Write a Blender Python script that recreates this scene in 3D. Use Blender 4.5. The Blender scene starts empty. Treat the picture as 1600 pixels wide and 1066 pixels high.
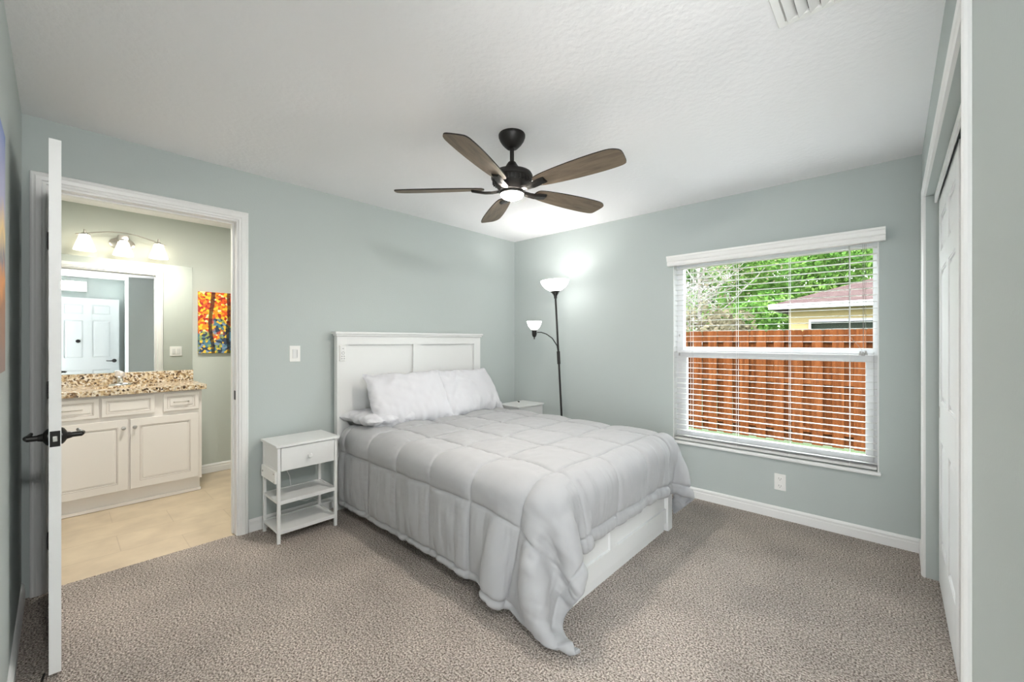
import bpy, bmesh, math, random
import numpy as np
from mathutils import Vector, Matrix
S = bpy.context.scene
C = S.collection
PI = math.pi
R = math.radians

# ---------------------------------------------------------------- camera, sky, exposure
CAM = (3.223, -3.565, 1.298)
cd = bpy.data.cameras.new('camera')
cam = bpy.data.objects.new('camera', cd); C.objects.link(cam)
cam.location = CAM
cam.rotation_euler = (R(90), 0, R(42.47))
cd.sensor_width = 36; cd.lens = 650 / 1600 * 36
cd.clip_start = 0.01; cd.clip_end = 300
S.camera = cam
S.view_settings.view_transform = 'Standard'
S.view_settings.look = 'None'
S.view_settings.gamma = 1
S.view_settings.use_curve_mapping = False
S.view_settings.exposure = 0.98

W = bpy.data.worlds.new('sky'); S.world = W; W.use_nodes = True
wn = W.node_tree; wn.nodes.clear()
wo = wn.nodes.new('ShaderNodeOutputWorld'); wb = wn.nodes.new('ShaderNodeBackground')
wtc = wn.nodes.new('ShaderNodeTexCoord'); wsx = wn.nodes.new('ShaderNodeSeparateXYZ')
wcr = wn.nodes.new('ShaderNodeValToRGB')
wcr.color_ramp.elements[0].position = 0.0; wcr.color_ramp.elements[0].color = (0.50, 0.52, 0.54, 1)
wcr.color_ramp.elements[1].position = 0.7; wcr.color_ramp.elements[1].color = (0.88, 0.94, 1.0, 1)
wn.links.new(wtc.outputs['Generated'], wsx.inputs[0]); wn.links.new(wsx.outputs['Z'], wcr.inputs[0])
wn.links.new(wcr.outputs[0], wb.inputs[0]); wn.links.new(wb.outputs[0], wo.inputs[0])
SKY = 11.5
wb.inputs[1].default_value = SKY

def light(name, kind, loc, energy, color=(1, 1, 1), rot=(0, 0, 0), size=0.2, size_y=None, spread=180, shape=None, label=None):
    d = bpy.data.lights.new(name, kind); d.energy = energy; d.color = color
    if kind == 'AREA':
        d.shape = shape or ('RECTANGLE' if size_y else 'DISK'); d.size = size
        if size_y: d.size_y = size_y
        d.spread = R(spread)
    elif kind == 'SUN': d.angle = R(size)
    else: d.shadow_soft_size = size
    o = bpy.data.objects.new(name, d); C.objects.link(o); o.location = loc; o.rotation_euler = rot
    return o
# soft overcast sun from over the roof on to the fence
light('sun', 'SUN', (0, -6, 9), 3.0, (1, 0.95, 0.88), (R(48), 0, R(-12)), 12)
# the window is a portal for the sky
pt = light('window_portal', 'AREA', (2.495, 0.17, 1.21), 1, (1, 1, 1), (R(90), 0, 0), 1.34, 1.54)
pt.data.cycles.is_portal = True
E_FAN, E_BULB, E_READ, E_BATH = 250.0, 110.0, 12.0, 2.0
light('hall_fill', 'AREA', (3.65, -4.75, 1.2), 62, (0.97, 0.985, 1.0), (R(90), 0, R(24)), 1.3, 1.8)  # added fill from behind the camera, no real window there

light('entry_fill', 'AREA', (3.93, -3.38, 2.27), 26, (1.0, 0.985, 0.96), (R(82), 0, R(80)), 0.30, 0.14)  # added fill aimed into the room from the entry nook
light('bathroom_fill', 'AREA', (-.62, -2.9, 2.42), 16, (1.0, 0.94, 0.86), (0, 0, 0), 0.35)  # unseen ceiling fill, added to brighten the bathroom
# ---------------------------------------------------------------- materials
M = {}
def mat(name, col, rough=0.5, metal=0.0, spec=0.5, bump=None, var=None, emit=None, trans=0, sheen=0):
    m = bpy.data.materials.new(name); m.use_nodes = True; M[name] = m
    nt = m.node_tree; b = nt.nodes['Principled BSDF']
    b.inputs['Base Color'].default_value = (*col, 1); b.inputs['Roughness'].default_value = rough
    b.inputs['Metallic'].default_value = metal; b.inputs['Specular IOR Level'].default_value = spec
    if sheen: b.inputs['Sheen Weight'].default_value = sheen
    if trans: b.inputs['Transmission Weight'].default_value = trans
    if emit:
        b.inputs['Emission Color'].default_value = (*emit[0], 1); b.inputs['Emission Strength'].default_value = emit[1]
    tc = nt.nodes.new('ShaderNodeTexCoord')
    if var:   # (scale, amount, detail)
        n = nt.nodes.new('ShaderNodeTexNoise'); n.inputs['Scale'].default_value = var[0]; n.inputs['Detail'].default_value = 4
        nt.links.new(tc.outputs['Object'], n.inputs['Vector'])
        mx = nt.nodes.new('ShaderNodeMixRGB'); a = var[1]
        mx.inputs[1].default_value = (*[c * (1 - a) for c in col], 1); mx.inputs[2].default_value = (*[min(1, c * (1 + a)) for c in col], 1)
        nt.links.new(n.outputs['Fac'], mx.inputs[0]); nt.links.new(mx.outputs[0], b.inputs['Base Color'])
    if bump:  # (scale, strength, distance)
        n = nt.nodes.new('ShaderNodeTexNoise'); n.inputs['Scale'].default_value = bump[0]; n.inputs['Detail'].default_value = 3
        nt.links.new(tc.outputs['Object'], n.inputs['Vector'])
        bp = nt.nodes.new('ShaderNodeBump'); bp.inputs['Strength'].default_value = bump[1]; bp.inputs['Distance'].default_value = bump[2]
        nt.links.new(n.outputs['Fac'], bp.inputs['Height']); nt.links.new(bp.outputs[0], b.inputs['Normal'])
    return m
def nodes(m): return m.node_tree, m.node_tree.nodes['Principled BSDF']
def N(nt, t, **kw):
    n = nt.nodes.new(t)
    for k, v in kw.items():
        if k in n.inputs: n.inputs[k].default_value = v
        else: setattr(n, k, v)
    return n
def ramp(nt, stops, interp='LINEAR'):
    n = nt.nodes.new('ShaderNodeValToRGB'); cr = n.color_ramp; cr.interpolation = interp
    while len(cr.elements) < len(stops): cr.elements.new(0.5)
    for e, (p, c) in zip(cr.elements, stops): e.position = p; e.color = (*c, 1)
    return n

mat('wall_paint', (0.475, 0.523, 0.513), 0.75, spec=0.3, bump=(90, 0.25, 0.002), var=(1.5, 0.015))
mat('bath_paint', (0.50, 0.54, 0.50), 0.75, spec=0.3, bump=(90, 0.25, 0.002))
mat('ceiling_paint', (0.90, 0.90, 0.91), 0.85, spec=0.2, bump=(38, 0.4, 0.006))
mat('trim_white', (0.80, 0.805, 0.80), 0.35, spec=0.4)
mat('entry_door_shaded', (0.58, 0.60, 0.61), 0.4, spec=0.4)  # white door, its shade put into a darker colour
mat('door_white', (0.80, 0.81, 0.81), 0.4, spec=0.4)
mat('furniture_white', (0.74, 0.75, 0.745), 0.4, spec=0.4)
mat('vinyl_white', (0.74, 0.75, 0.76), 0.35)
mat('slat_white', (0.62, 0.62, 0.61), 0.4)
mat('plate_white', (0.86, 0.86, 0.84), 0.35)
mat('cabinet_white', (0.80, 0.765, 0.73), 0.4)
mat('glaze_brown', (0.33, 0.26, 0.22), 0.6)
mat('black_metal', (0.012, 0.011, 0.010), 0.35, metal=0.3)
mat('fan_black', (0.010, 0.009, 0.008), 0.45, metal=0.0, spec=0.3)
mat('chrome', (0.80, 0.80, 0.80), 0.12, metal=1)
mat('nickel', (0.60, 0.58, 0.55), 0.28, metal=1)
mat('hinge_metal', (0.10, 0.09, 0.08), 0.4, metal=0.8)
mat('acrylic', (0.95, 0.93, 0.92), 0.08, trans=0.6)
mat('cord_gray', (0.30, 0.30, 0.28), 0.6)
mat('cord_white', (0.80, 0.80, 0.80), 0.5)
mat('tassel_gray', (0.42, 0.41, 0.40), 0.5)
mat('button_gray', (0.45, 0.45, 0.45), 0.5)
mat('dark_gap', (0.02, 0.02, 0.02), 0.9)
mat('mattress_white', (0.8, 0.8, 0.8), 0.8)
mat('comforter_fabric', (0.385, 0.39, 0.40), 0.75, spec=0.25, sheen=0.15, bump=(60, 0.12, 0.004))
mat('pillow_fabric', (0.60, 0.605, 0.635), 0.8, spec=0.2, sheen=0.1, bump=(16, 0.12, 0.006))
mat('lamp_lens', (1, 0.95, 0.9), 0.3, emit=((1.0, 0.92, 0.83), E_FAN))
mat('shade_glass', (0.95, 0.95, 0.95), 0.3, emit=((1.0, 0.98, 0.95), 5.0))
mat('torch_bulb', (1, 1, 1), 0.3, emit=((1.0, 0.96, 0.90), E_BULB))
mat('reading_bulb', (1, 1, 1), 0.3, emit=((1.0, 0.96, 0.90), E_READ))
mat('bath_glass', (0.95, 0.95, 0.95), 0.3, emit=((1.0, 0.86, 0.66), E_BATH))
mat('mirror_glass', (0.84, 0.86, 0.85), 0.01, metal=1)
mat('smoked_plastic', (0.75, 0.75, 0.73), 0.5)
mat('fascia_dimmed', (0.203, 0.203, 0.210), 0.5)  # white outdoor trim darkened to grey to offset the strong sky
mat('stucco_yellow', (0.180, 0.139, 0.060), 0.9, bump=(30, 0.3, 0.01))  # yellow lowered below its real tone so the house looks less brightly lit
mat('dark_glass', (0.012, 0.016, 0.010), 0.5, spec=0.08)
mat('grass_ground', (0.035, 0.056, 0.017), 0.95, var=(3, 0.5))
mat('bark', (0.12, 0.095, 0.075), 0.9, var=(8, 0.3), bump=(12, 0.8, 0.03))
mat('pale_bark', (0.120, 0.108, 0.096), 0.9, var=(8, 0.25))

# carpet
m = mat('carpet', (0.4, 0.36, 0.33), 0.95, spec=0.1); nt, b = nodes(m)
tc = N(nt, 'ShaderNodeTexCoord')
n1 = N(nt, 'ShaderNodeTexNoise', Scale=130.0, Detail=3.0, Roughness=0.65)
vo = N(nt, 'ShaderNodeTexVoronoi', Scale=150.0)
n2 = N(nt, 'ShaderNodeTexNoise', Scale=2.2, Detail=3.0)
for n in (n1, vo, n2): nt.links.new(tc.outputs['Object'], n.inputs['Vector'])
cr = ramp(nt, [(0.37, (0.145, 0.115, 0.096)), (0.5, (0.480, 0.425, 0.380)), (0.62, (0.830, 0.755, 0.695))])
nt.links.new(n1.outputs['Fac'], cr.inputs[0])
cr2 = ramp(nt, [(0.35, (0.86, 0.86, 0.86)), (0.65, (1.08, 1.07, 1.06))]); nt.links.new(n2.outputs['Fac'], cr2.inputs[0])
mx = N(nt, 'ShaderNodeMixRGB', blend_type='MULTIPLY'); mx.inputs[0].default_value = 1
nt.links.new(cr.outputs[0], mx.inputs[1]); nt.links.new(cr2.outputs[0], mx.inputs[2]); nt.links.new(mx.outputs[0], b.inputs['Base Color'])
ad = N(nt, 'ShaderNodeMath', operation='ADD'); nt.links.new(n1.outputs['Fac'], ad.inputs[0]); nt.links.new(vo.outputs['Distance'], ad.inputs[1])
bp = N(nt, 'ShaderNodeBump', Strength=0.9, Distance=0.012); nt.links.new(ad.outputs[0], bp.inputs['Height']); nt.links.new(bp.outputs[0], b.inputs['Normal'])

# bathroom tile
m = mat('floor_tile', (0.6, 0.5, 0.38), 0.35, spec=0.4); nt, b = nodes(m)
tc = N(nt, 'ShaderNodeTexCoord')
br = N(nt, 'ShaderNodeTexBrick', offset=0.5, squash=1.0)
for k, v in {'Scale': 1.0, 'Mortar Size': 0.003, 'Brick Width': 0.60, 'Row Height': 0.30, 'Color1': (0.60, 0.50, 0.37, 1), 'Color2': (0.565, 0.47, 0.345, 1), 'Mortar': (0.50, 0.41, 0.30, 1)}.items(): br.inputs[k].default_value = v
nn = N(nt, 'ShaderNodeTexNoise', Scale=5.0, Detail=6.0)
mp = N(nt, 'ShaderNodeMapping'); mp.inputs['Rotation'].default_value = (0, 0, R(90))
nt.links.new(tc.outputs['Object'], mp.inputs[0]); nt.links.new(mp.outputs[0], br.inputs['Vector']); nt.links.new(mp.outputs[0], nn.inputs['Vector'])
cr = ramp(nt, [(0.3, (0.86, 0.84, 0.82)), (0.7, (1.1, 1.1, 1.08))]); nt.links.new(nn.outputs['Fac'], cr.inputs[0])
mx = N(nt, 'ShaderNodeMixRGB', blend_type='MULTIPLY'); mx.inputs[0].default_value = 1
nt.links.new(br.outputs['Color'], mx.inputs[1]); nt.links.new(cr.outputs[0], mx.inputs[2]); nt.links.new(mx.outputs[0], b.inputs['Base Color'])

# granite
m = mat('granite', (0.5, 0.4, 0.25), 0.2, spec=0.5); nt, b = nodes(m)
tc = N(nt, 'ShaderNodeTexCoord')
vo = N(nt, 'ShaderNodeTexVoronoi', Scale=75.0); n1 = N(nt, 'ShaderNodeTexNoise', Scale=60.0, Detail=5.0, Roughness=0.7)
nt.links.new(tc.outputs['Object'], vo.inputs['Vector']); nt.links.new(tc.outputs['Object'], n1.inputs['Vector'])
cr = ramp(nt, [(0.0, (0.05, 0.03, 0.02)), (0.16, (0.30, 0.19, 0.10)), (0.30, (0.58, 0.43, 0.25)), (0.6, (0.72, 0.60, 0.42)), (0.9, (0.80, 0.74, 0.64))])
sx = N(nt, 'ShaderNodeSeparateColor'); nt.links.new(vo.outputs['Color'], sx.inputs[0]); nt.links.new(sx.outputs[0], cr.inputs[0])
cr2 = ramp(nt, [(0.40, (0.25, 0.18, 0.12)), (0.50, (1, 1, 1))]); nt.links.new(n1.outputs['Fac'], cr2.inputs[0])
mx = N(nt, 'ShaderNodeMixRGB', blend_type='MULTIPLY'); mx.inputs[0].default_value = 0.8
nt.links.new(cr.outputs[0], mx.inputs[1]); nt.links.new(cr2.outputs[0], mx.inputs[2]); nt.links.new(mx.outputs[0], b.inputs['Base Color'])

def wood(name, c1, c2, axis=(2, 14, 14), scale=3.0, rough=0.55):
    m = mat(name, c1, rough, spec=0.3); nt, b = nodes(m)
    tc = N(nt, 'ShaderNodeTexCoord'); mp = N(nt, 'ShaderNodeMapping'); mp.inputs['Scale'].default_value = axis
    n1 = N(nt, 'ShaderNodeTexNoise', Scale=scale, Detail=5.0, Roughness=0.6, Distortion=0.6)
    nt.links.new(tc.outputs['Object'], mp.inputs[0]); nt.links.new(mp.outputs[0], n1.inputs['Vector'])
    cr = ramp(nt, [(0.3, c2), (0.62, c1)]); nt.links.new(n1.outputs['Fac'], cr.inputs[0]); nt.links.new(cr.outputs[0], b.inputs['Base Color'])
wood('blade_wood', (0.20, 0.155, 0.11), (0.115, 0.088, 0.062))
wood('dark_edge', (0.02, 0.016, 0.013), (0.012, 0.010, 0.009))

# fence wood: vertical grain, tone of each board from its position
m = mat('fence_wood', (0.5, 0.2, 0.1), 0.9, spec=0.02); nt, b = nodes(m)
tc = N(nt, 'ShaderNodeTexCoord'); mp = N(nt, 'ShaderNodeMapping'); mp.inputs['Scale'].default_value = (9, 9, 0.8)
n1 = N(nt, 'ShaderNodeTexNoise', Scale=3.0, Detail=5.0, Roughness=0.65); nt.links.new(tc.outputs['Object'], mp.inputs[0]); nt.links.new(mp.outputs[0], n1.inputs['Vector'])
cr = ramp(nt, [(0.25, (0.027, 0.009, 0.004)), (0.5, (0.060, 0.019, 0.006)), (0.75, (0.088, 0.032, 0.012))]); nt.links.new(n1.outputs['Fac'], cr.inputs[0])  # boards darkened in colour so the strong sky does not overexpose them
n2 = N(nt, 'ShaderNodeTexNoise', Scale=2.0, Detail=2.0); mp2 = N(nt, 'ShaderNodeMapping'); mp2.inputs['Scale'].default_value = (6, 0.1, 0.4)
nt.links.new(tc.outputs['Object'], mp2.inputs[0]); nt.links.new(mp2.outputs[0], n2.inputs['Vector'])
cr2 = ramp(nt, [(0.35, (0.75, 0.72, 0.7)), (0.65, (1.1, 1.1, 1.1))]); nt.links.new(n2.outputs['Fac'], cr2.inputs[0])
mx = N(nt, 'ShaderNodeMixRGB', blend_type='MULTIPLY'); mx.inputs[0].default_value = 1
nt.links.new(cr.outputs[0], mx.inputs[1]); nt.links.new(cr2.outputs[0], mx.inputs[2]); nt.links.new(mx.outputs[0], b.inputs['Base Color'])

# roof shingles
m = mat('shingle', (0.2, 0.15, 0.14), 0.95, spec=0.02); nt, b = nodes(m)
tc = N(nt, 'ShaderNodeTexCoord'); mp = N(nt, 'ShaderNodeMapping'); mp.inputs['Scale'].default_value = (1.5, 6, 6)
n1 = N(nt, 'ShaderNodeTexNoise', Scale=3.0, Detail=6.0, Roughness=0.7); nt.links.new(tc.outputs['Object'], mp.inputs[0]); nt.links.new(mp.outputs[0], n1.inputs['Vector'])
cr = ramp(nt, [(0.3, (0.0200, 0.0112, 0.0104)), (0.5, (0.0344, 0.0216, 0.0208)), (0.7, (0.0528, 0.0392, 0.0360))]); nt.links.new(n1.outputs['Fac'], cr.inputs[0]); nt.links.new(cr.outputs[0], b.inputs['Base Color'])  # roof tones cut below real ones to hold down outdoor brightness

def leafmat(name, c1, c2, c3):
    m = mat(name, c1, 0.8, spec=0.05); nt, b = nodes(m)
    tc = N(nt, 'ShaderNodeTexCoord'); n1 = N(nt, 'ShaderNodeTexNoise', Scale=1.6, Detail=5.0, Roughness=0.7)
    nt.links.new(tc.outputs['Object'], n1.inputs['Vector'])
    cr = ramp(nt, [(0.32, c3), (0.5, c1), (0.68, c2)]); nt.links.new(n1.outputs['Fac'], cr.inputs[0]); nt.links.new(cr.outputs[0], b.inputs['Base Color'])
    tr = N(nt, 'ShaderNodeBsdfTranslucent'); nt.links.new(cr.outputs[0], tr.inputs[0])
    ms = N(nt, 'ShaderNodeMixShader'); ms.inputs[0].default_value = 0.35
    out = [n for n in nt.nodes if n.type == 'OUTPUT_MATERIAL'][0]
    nt.links.new(b.outputs[0], ms.inputs[1]); nt.links.new(tr.outputs[0], ms.inputs[2]); nt.links.new(ms.outputs[0], out.inputs[0])
leafmat('leaf_bright', (0.085, 0.170, 0.034), (0.170, 0.255, 0.068), (0.025, 0.076, 0.017))
leafmat('leaf_dark', (0.055, 0.102, 0.034), (0.111, 0.162, 0.055), (0.017, 0.038, 0.015))
leafmat('leaf_dry', (0.088, 0.076, 0.048), (0.136, 0.112, 0.076), (0.044, 0.044, 0.022))

# autumn painting (own composition): blotches in an orange foliage band, blue-green low left, dark trunks
m = mat('autumn_paint', (0.8, 0.4, 0.1), 0.5); nt, b = nodes(m)
tc = N(nt, 'ShaderNodeTexCoord'); vo = N(nt, 'ShaderNodeTexVoronoi', Scale=46.0); nt.links.new(tc.outputs['Object'], vo.inputs['Vector'])
sx = N(nt, 'ShaderNodeSeparateColor'); nt.links.new(vo.outputs['Color'], sx.inputs[0])
hot = ramp(nt, [(0.0, (0.45, 0.02, 0.01)), (0.25, (0.80, 0.10, 0.01)), (0.5, (0.90, 0.30, 0.01)), (0.75, (0.95, 0.60, 0.03)), (0.93, (0.9, 0.85, 0.4))], 'CONSTANT')
cool = ramp(nt, [(0.0, (0.03, 0.05, 0.10)), (0.3, (0.08, 0.22, 0.30)), (0.5, (0.30, 0.38, 0.10)), (0.7, (0.85, 0.55, 0.05)), (0.88, (0.20, 0.30, 0.45))], 'CONSTANT')
nt.links.new(sx.outputs[0], hot.inputs[0]); nt.links.new(sx.outputs[1], cool.inputs[0])
n1 = N(nt, 'ShaderNodeTexNoise', Scale=6.0, Detail=2.0); nt.links.new(tc.outputs['Object'], n1.inputs['Vector'])
sp = N(nt, 'ShaderNodeSeparateXYZ'); nt.links.new(tc.outputs['Object'], sp.inputs[0])
ma = N(nt, 'ShaderNodeMath', operation='MULTIPLY_ADD'); ma.inputs[1].default_value = -1.6; ma.inputs[2].default_value = -0.05; nt.links.new(sp.outputs['Z'], ma.inputs[0])
mb_ = N(nt, 'ShaderNodeMath', operation='ADD'); nt.links.new(ma.outputs[0], mb_.inputs[0]); nt.links.new(n1.outputs['Fac'], mb_.inputs[1])
cs = ramp(nt, [(0.50, (0, 0, 0)), (0.56, (1, 1, 1))]); nt.links.new(mb_.outputs[0], cs.inputs[0])
mx = N(nt, 'ShaderNodeMixRGB'); nt.links.new(cs.outputs[0], mx.inputs[0]); nt.links.new(hot.outputs[0], mx.inputs[1]); nt.links.new(cool.outputs[0], mx.inputs[2])
wv = N(nt, 'ShaderNodeTexWave', Scale=2.3, Distortion=2.2); wv.bands_direction = 'Y'; nt.links.new(tc.outputs['Object'], wv.inputs['Vector'])
wr = ramp(nt, [(0.08, (0.08, 0.05, 0.05)), (0.16, (1, 1, 1))]); nt.links.new(wv.outputs['Fac'], wr.inputs[0])
mx2 = N(nt, 'ShaderNodeMixRGB', blend_type='MULTIPLY'); mx2.inputs[0].default_value = 0.9
nt.links.new(mx.outputs[0], mx2.inputs[1]); nt.links.new(wr.outputs[0], mx2.inputs[2]); nt.links.new(mx2.outputs[0], b.inputs['Base Color'])
# sunset canvas
m = mat('sunset_paint', (0.5, 0.4, 0.4), 0.5); nt, b = nodes(m)
tc = N(nt, 'ShaderNodeTexCoord'); sp = N(nt, 'ShaderNodeSeparateXYZ'); nt.links.new(tc.outputs['Object'], sp.inputs[0])
n1 = N(nt, 'ShaderNodeTexNoise', Scale=9.0, Detail=4.0); nt.links.new(tc.outputs['Object'], n1.inputs['Vector'])
ma = N(nt, 'ShaderNodeMath', operation='MULTIPLY_ADD'); ma.inputs[1].default_value = 1.6; ma.inputs[2].default_value = 0.38; nt.links.new(sp.outputs['Z'], ma.inputs[0])
mb_ = N(nt, 'ShaderNodeMath', operation='MULTIPLY_ADD'); mb_.inputs[1].default_value = 0.25; nt.links.new(n1.outputs['Fac'], mb_.inputs[0]); nt.links.new(ma.outputs[0], mb_.inputs[2])
cs = ramp(nt, [(0.10, (0.30, 0.20, 0.17)), (0.30, (0.35, 0.16, 0.08)), (0.40, (0.75, 0.30, 0.08)), (0.47, (0.18, 0.17, 0.22)), (0.58, (0.85, 0.60, 0.25)), (0.72, (0.42, 0.42, 0.62)), (1.0, (0.12, 0.20, 0.48))])
nt.links.new(mb_.outputs[0], cs.inputs[0]); nt.links.new(cs.outputs[0], b.inputs['Base Color'])

# ---------------------------------------------------------------- mesh helpers
JIT = [0]
class MB:
    def __init__(s): s.bm = bmesh.new()
    def box(s, x0, x1, y0, y1, z0, z1, bev=0.0, rot=None):
        t = bmesh.new(); bmesh.ops.create_cube(t, size=1); JIT[0] += 1; j_ = .00003 + .00003 * (JIT[0] * 7 % 11)
        if x1 - x0 > .004: x0 -= j_; x1 += j_
        if y1 - y0 > .004: y0 -= j_; y1 += j_
        if z1 - z0 > .004: z0 -= j_; z1 += j_
        for v in t.verts: v.co = Vector(((x0 + x1) / 2 + v.co.x * (x1 - x0), (y0 + y1) / 2 + v.co.y * (y1 - y0), (z0 + z1) / 2 + v.co.z * (z1 - z0)))
        if bev: bmesh.ops.bevel(t, geom=t.edges[:], offset=bev, segments=2, profile=0.5, affect='EDGES')
        if rot: bmesh.ops.transform(t, matrix=rot, verts=t.verts)
        s.add(t); return s
    def add(s, t):
        me = bpy.data.meshes.new('tmp'); t.to_mesh(me); t.free(); s.bm.from_mesh(me); bpy.data.meshes.remove(me)
    def cyl(s, p0, p1, r0, r1=None, seg=16, cap=True):
        r1 = r0 if r1 is None else r1
        p0 = Vector(p0); p1 = Vector(p1); d = p1 - p0
        t = bmesh.new(); bmesh.ops.create_cone(t, cap_ends=cap, segments=seg, radius1=r0, radius2=max(r1, 1e-5), depth=d.length)
        q = d.to_track_quat('Z', 'Y').to_matrix().to_4x4()
        bmesh.ops.transform(t, matrix=Matrix.Translation((p0 + p1) / 2) @ q, verts=t.verts)
        s.add(t); return s
    def lathe(s, prof, c=(0, 0, 0), seg=32, mtx=None, sy=1.0):
        t = bmesh.new(); rings = []
        for r, z in prof:
            if r < 1e-6: rings.append([t.verts.new((0, 0, z))])
            else: rings.append([t.verts.new((r * math.cos(2 * PI * i / seg), sy * r * math.sin(2 * PI * i / seg), z)) for i in range(seg)])
        for a, b_ in zip(rings, rings[1:]):
            for i in range(seg):
                j = (i + 1) % seg
                if len(a) == 1 and len(b_) == 1: continue
                if len(a) == 1: t.faces.new((a[0], b_[j], b_[i]))
                elif len(b_) == 1: t.faces.new((a[i], a[j], b_[0]))
                else: t.faces.new((a[i], a[j], b_[j], b_[i]))
        bmesh.ops.recalc_face_normals(t, faces=t.faces)
        m_ = Matrix.Translation(c)
        if mtx is not None: m_ = m_ @ mtx
        bmesh.ops.transform(t, matrix=m_, verts=t.verts)
        s.add(t); return s
    def tube(s, pts, r, seg=8):
        t = bmesh.new(); pts = [Vector(p) for p in pts]; rings = []
        up = Vector((0, 0, 1)); rr = r if isinstance(r, (list, tuple)) else [r] * len(pts)
        for i, p in enumerate(pts):
            d = (pts[min(i + 1, len(pts) - 1)] - pts[max(i - 1, 0)]).normalized()
            a = d.cross(up)
            if a.length < 1e-3: a = d.cross(Vector((1, 0, 0)))
            a.normalize(); b_ = a.cross(d).normalized()
            rings.append([t.verts.new(p + (a * math.cos(2 * PI * k / seg) + b_ * math.sin(2 * PI * k / seg)) * rr[i]) for k in range(seg)])
        for A, B in zip(rings, rings[1:]):
            for k in range(seg): t.faces.new((A[k], A[(k + 1) % seg], B[(k + 1) % seg], B[k]))
        t.faces.new(rings[0][::-1]); t.faces.new(rings[-1])
        bmesh.ops.recalc_face_normals(t, faces=t.faces); s.add(t); return s
    def prism(s, poly, axis, a, b_, bev=0.0):
        """poly of (u,v); axis 'x': (u,v)->(y,z), 'y': (x,z), 'z': (x,y)"""
        f = {'x': lambda u, v, w: (w, u, v), 'y': lambda u, v, w: (u, w, v), 'z': lambda u, v, w: (u, v, w)}[axis]
        t = bmesh.new(); A = [t.verts.new(f(u, v, a)) for u, v in poly]; B = [t.verts.new(f(u, v, b_)) for u, v in poly]
        n = len(poly); t.faces.new(A); t.faces.new(B[::-1])
        for i in range(n): t.faces.new((A[i], B[i], B[(i + 1) % n], A[(i + 1) % n]))
        bmesh.ops.recalc_face_normals(t, faces=t.faces)
        if bev: bmesh.ops.bevel(t, geom=t.edges[:], offset=bev, segments=2, profile=0.5, affect='EDGES')
        s.add(t); return s
    def xf(s, m_): bmesh.ops.transform(s.bm, matrix=m_, verts=s.bm.verts); return s
    def make(s, name, m_, parent=None, smooth=False, world=False):
        me = bpy.data.meshes.new(name)
        if world and parent:
            r = parent
            while r.parent: r = r.parent
            bmesh.ops.translate(s.bm, vec=-Vector(r.location), verts=s.bm.verts)
        s.bm.to_mesh(me); s.bm.free()
        for q in (m_ if isinstance(m_, (list, tuple)) else [m_]): me.materials.append(M[q])
        if smooth:
            me.polygons.foreach_set('use_smooth', [True] * len(me.polygons))
            try: me.set_sharp_from_angle(angle=R(smooth if smooth is not True else 40))
            except Exception: pass
        o = bpy.data.objects.new(name, me); C.objects.link(o)
        if parent: o.parent = parent
        return o
def tag(o, label=None, cat=None, group=None, kind=None):
    if label: o['label'] = label
    if cat: o['category'] = cat
    if group: o['group'] = group
    if kind: o['kind'] = kind
    return o
def thing(name, loc, label, cat, group=None, rz=0):
    o = bpy.data.objects.new(name, None); C.objects.link(o); o.location = loc; o.rotation_euler = (0, 0, rz)
    o.empty_display_size = 0.1
    return tag(o, label, cat, group)
def kids(o): return [c for c in C.objects if c.parent == o]
def dup(o, parent=None):
    c = o.copy(); C.objects.link(c)
    if parent: c.parent = parent
    for ch in kids(o): dup(ch, c)
    return c
def struct(mb, name, m_, smooth=False, parent=None, label=None, cat=None):
    o = mb.make(name, m_, parent, smooth)
    if not parent: o['kind'] = 'structure'
    tag(o, label, cat); return o
def wpart(mb, name, m_, parent, smooth=False): return mb.make(name, m_, parent, smooth, world=True)

# ---------------------------------------------------------------- room shell
H = 2.44; YC = -3.687; XD = 3.354; YR = -2.71; XN = 4.05
DY0, DY1, DH = -3.597, -2.757, 2.098     # bathroom door opening in the left wall
EX0, EX1 = 3.08, 3.93                    # entry opening behind the camera
XB = -1.75                               # bathroom back wall
w = MB()                                 # left wall: carries the bed and the bathroom doorway
w.box(-.12, 0, DY1, 0, 0, H).box(-.12, 0, YC - .12, DY0, 0, H).box(-.12, 0, DY0, DY1, DH, H)
struct(w, 'wall_left', 'wall_paint', label='sage green bedroom wall behind the bed', cat='wall')
WX0, WX1, WZ0, WZ1 = 1.835, 3.156, 0.455, 1.965
w = MB()
w.box(-.12, WX0, 0, .14, 0, H).box(WX1, 4.3, 0, .14, 0, H).box(WX0, WX1, 0, .14, 0, WZ0).box(WX0, WX1, 0, .14, WZ1, H)
struct(w, 'wall_back', 'wall_paint', label='sage green bedroom wall around the window', cat='wall')
w = MB()
w.box(0, EX0, YC - .12, YC, 0, H).box(EX1, XN + .12, YC - .12, YC, 0, H).box(EX0, EX1, YC - .12, YC, 2.1, H)
struct(w, 'wall_front', 'wall_paint', label='sage green wall beside the open bathroom door', cat='wall')
CY0, CY1, CH = -2.13, -.352, 2.09        # closet opening
w = MB()
w.box(XD, XD + .11, CY1, 0, 0, H).box(XD, XD + .11, YR, CY0, 0, H).box(XD, XD + .11, CY0, CY1, CH, H)
w.box(XD + .11, XN + .12, YR, YR + .11, 0, H)
struct(w, 'wall_right', 'wall_paint', label='sage green wall with the closet opening', cat='wall')
w = MB(); w.box(XN, XN + .12, YC, YR, 0, H)
struct(w, 'wall_entry', 'wall_paint', label='sage green wall behind the open entry door', cat='wall')
w = MB(); w.box(XN, XN + .1, YR + .11, 0, 0, H)
struct(w, 'wall_closet', 'wall_paint', label='wall at the back of the closet', cat='wall')
w = MB(); w.box(-.05, XN + .12, YC - .12, .14, H, H + .1)
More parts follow.
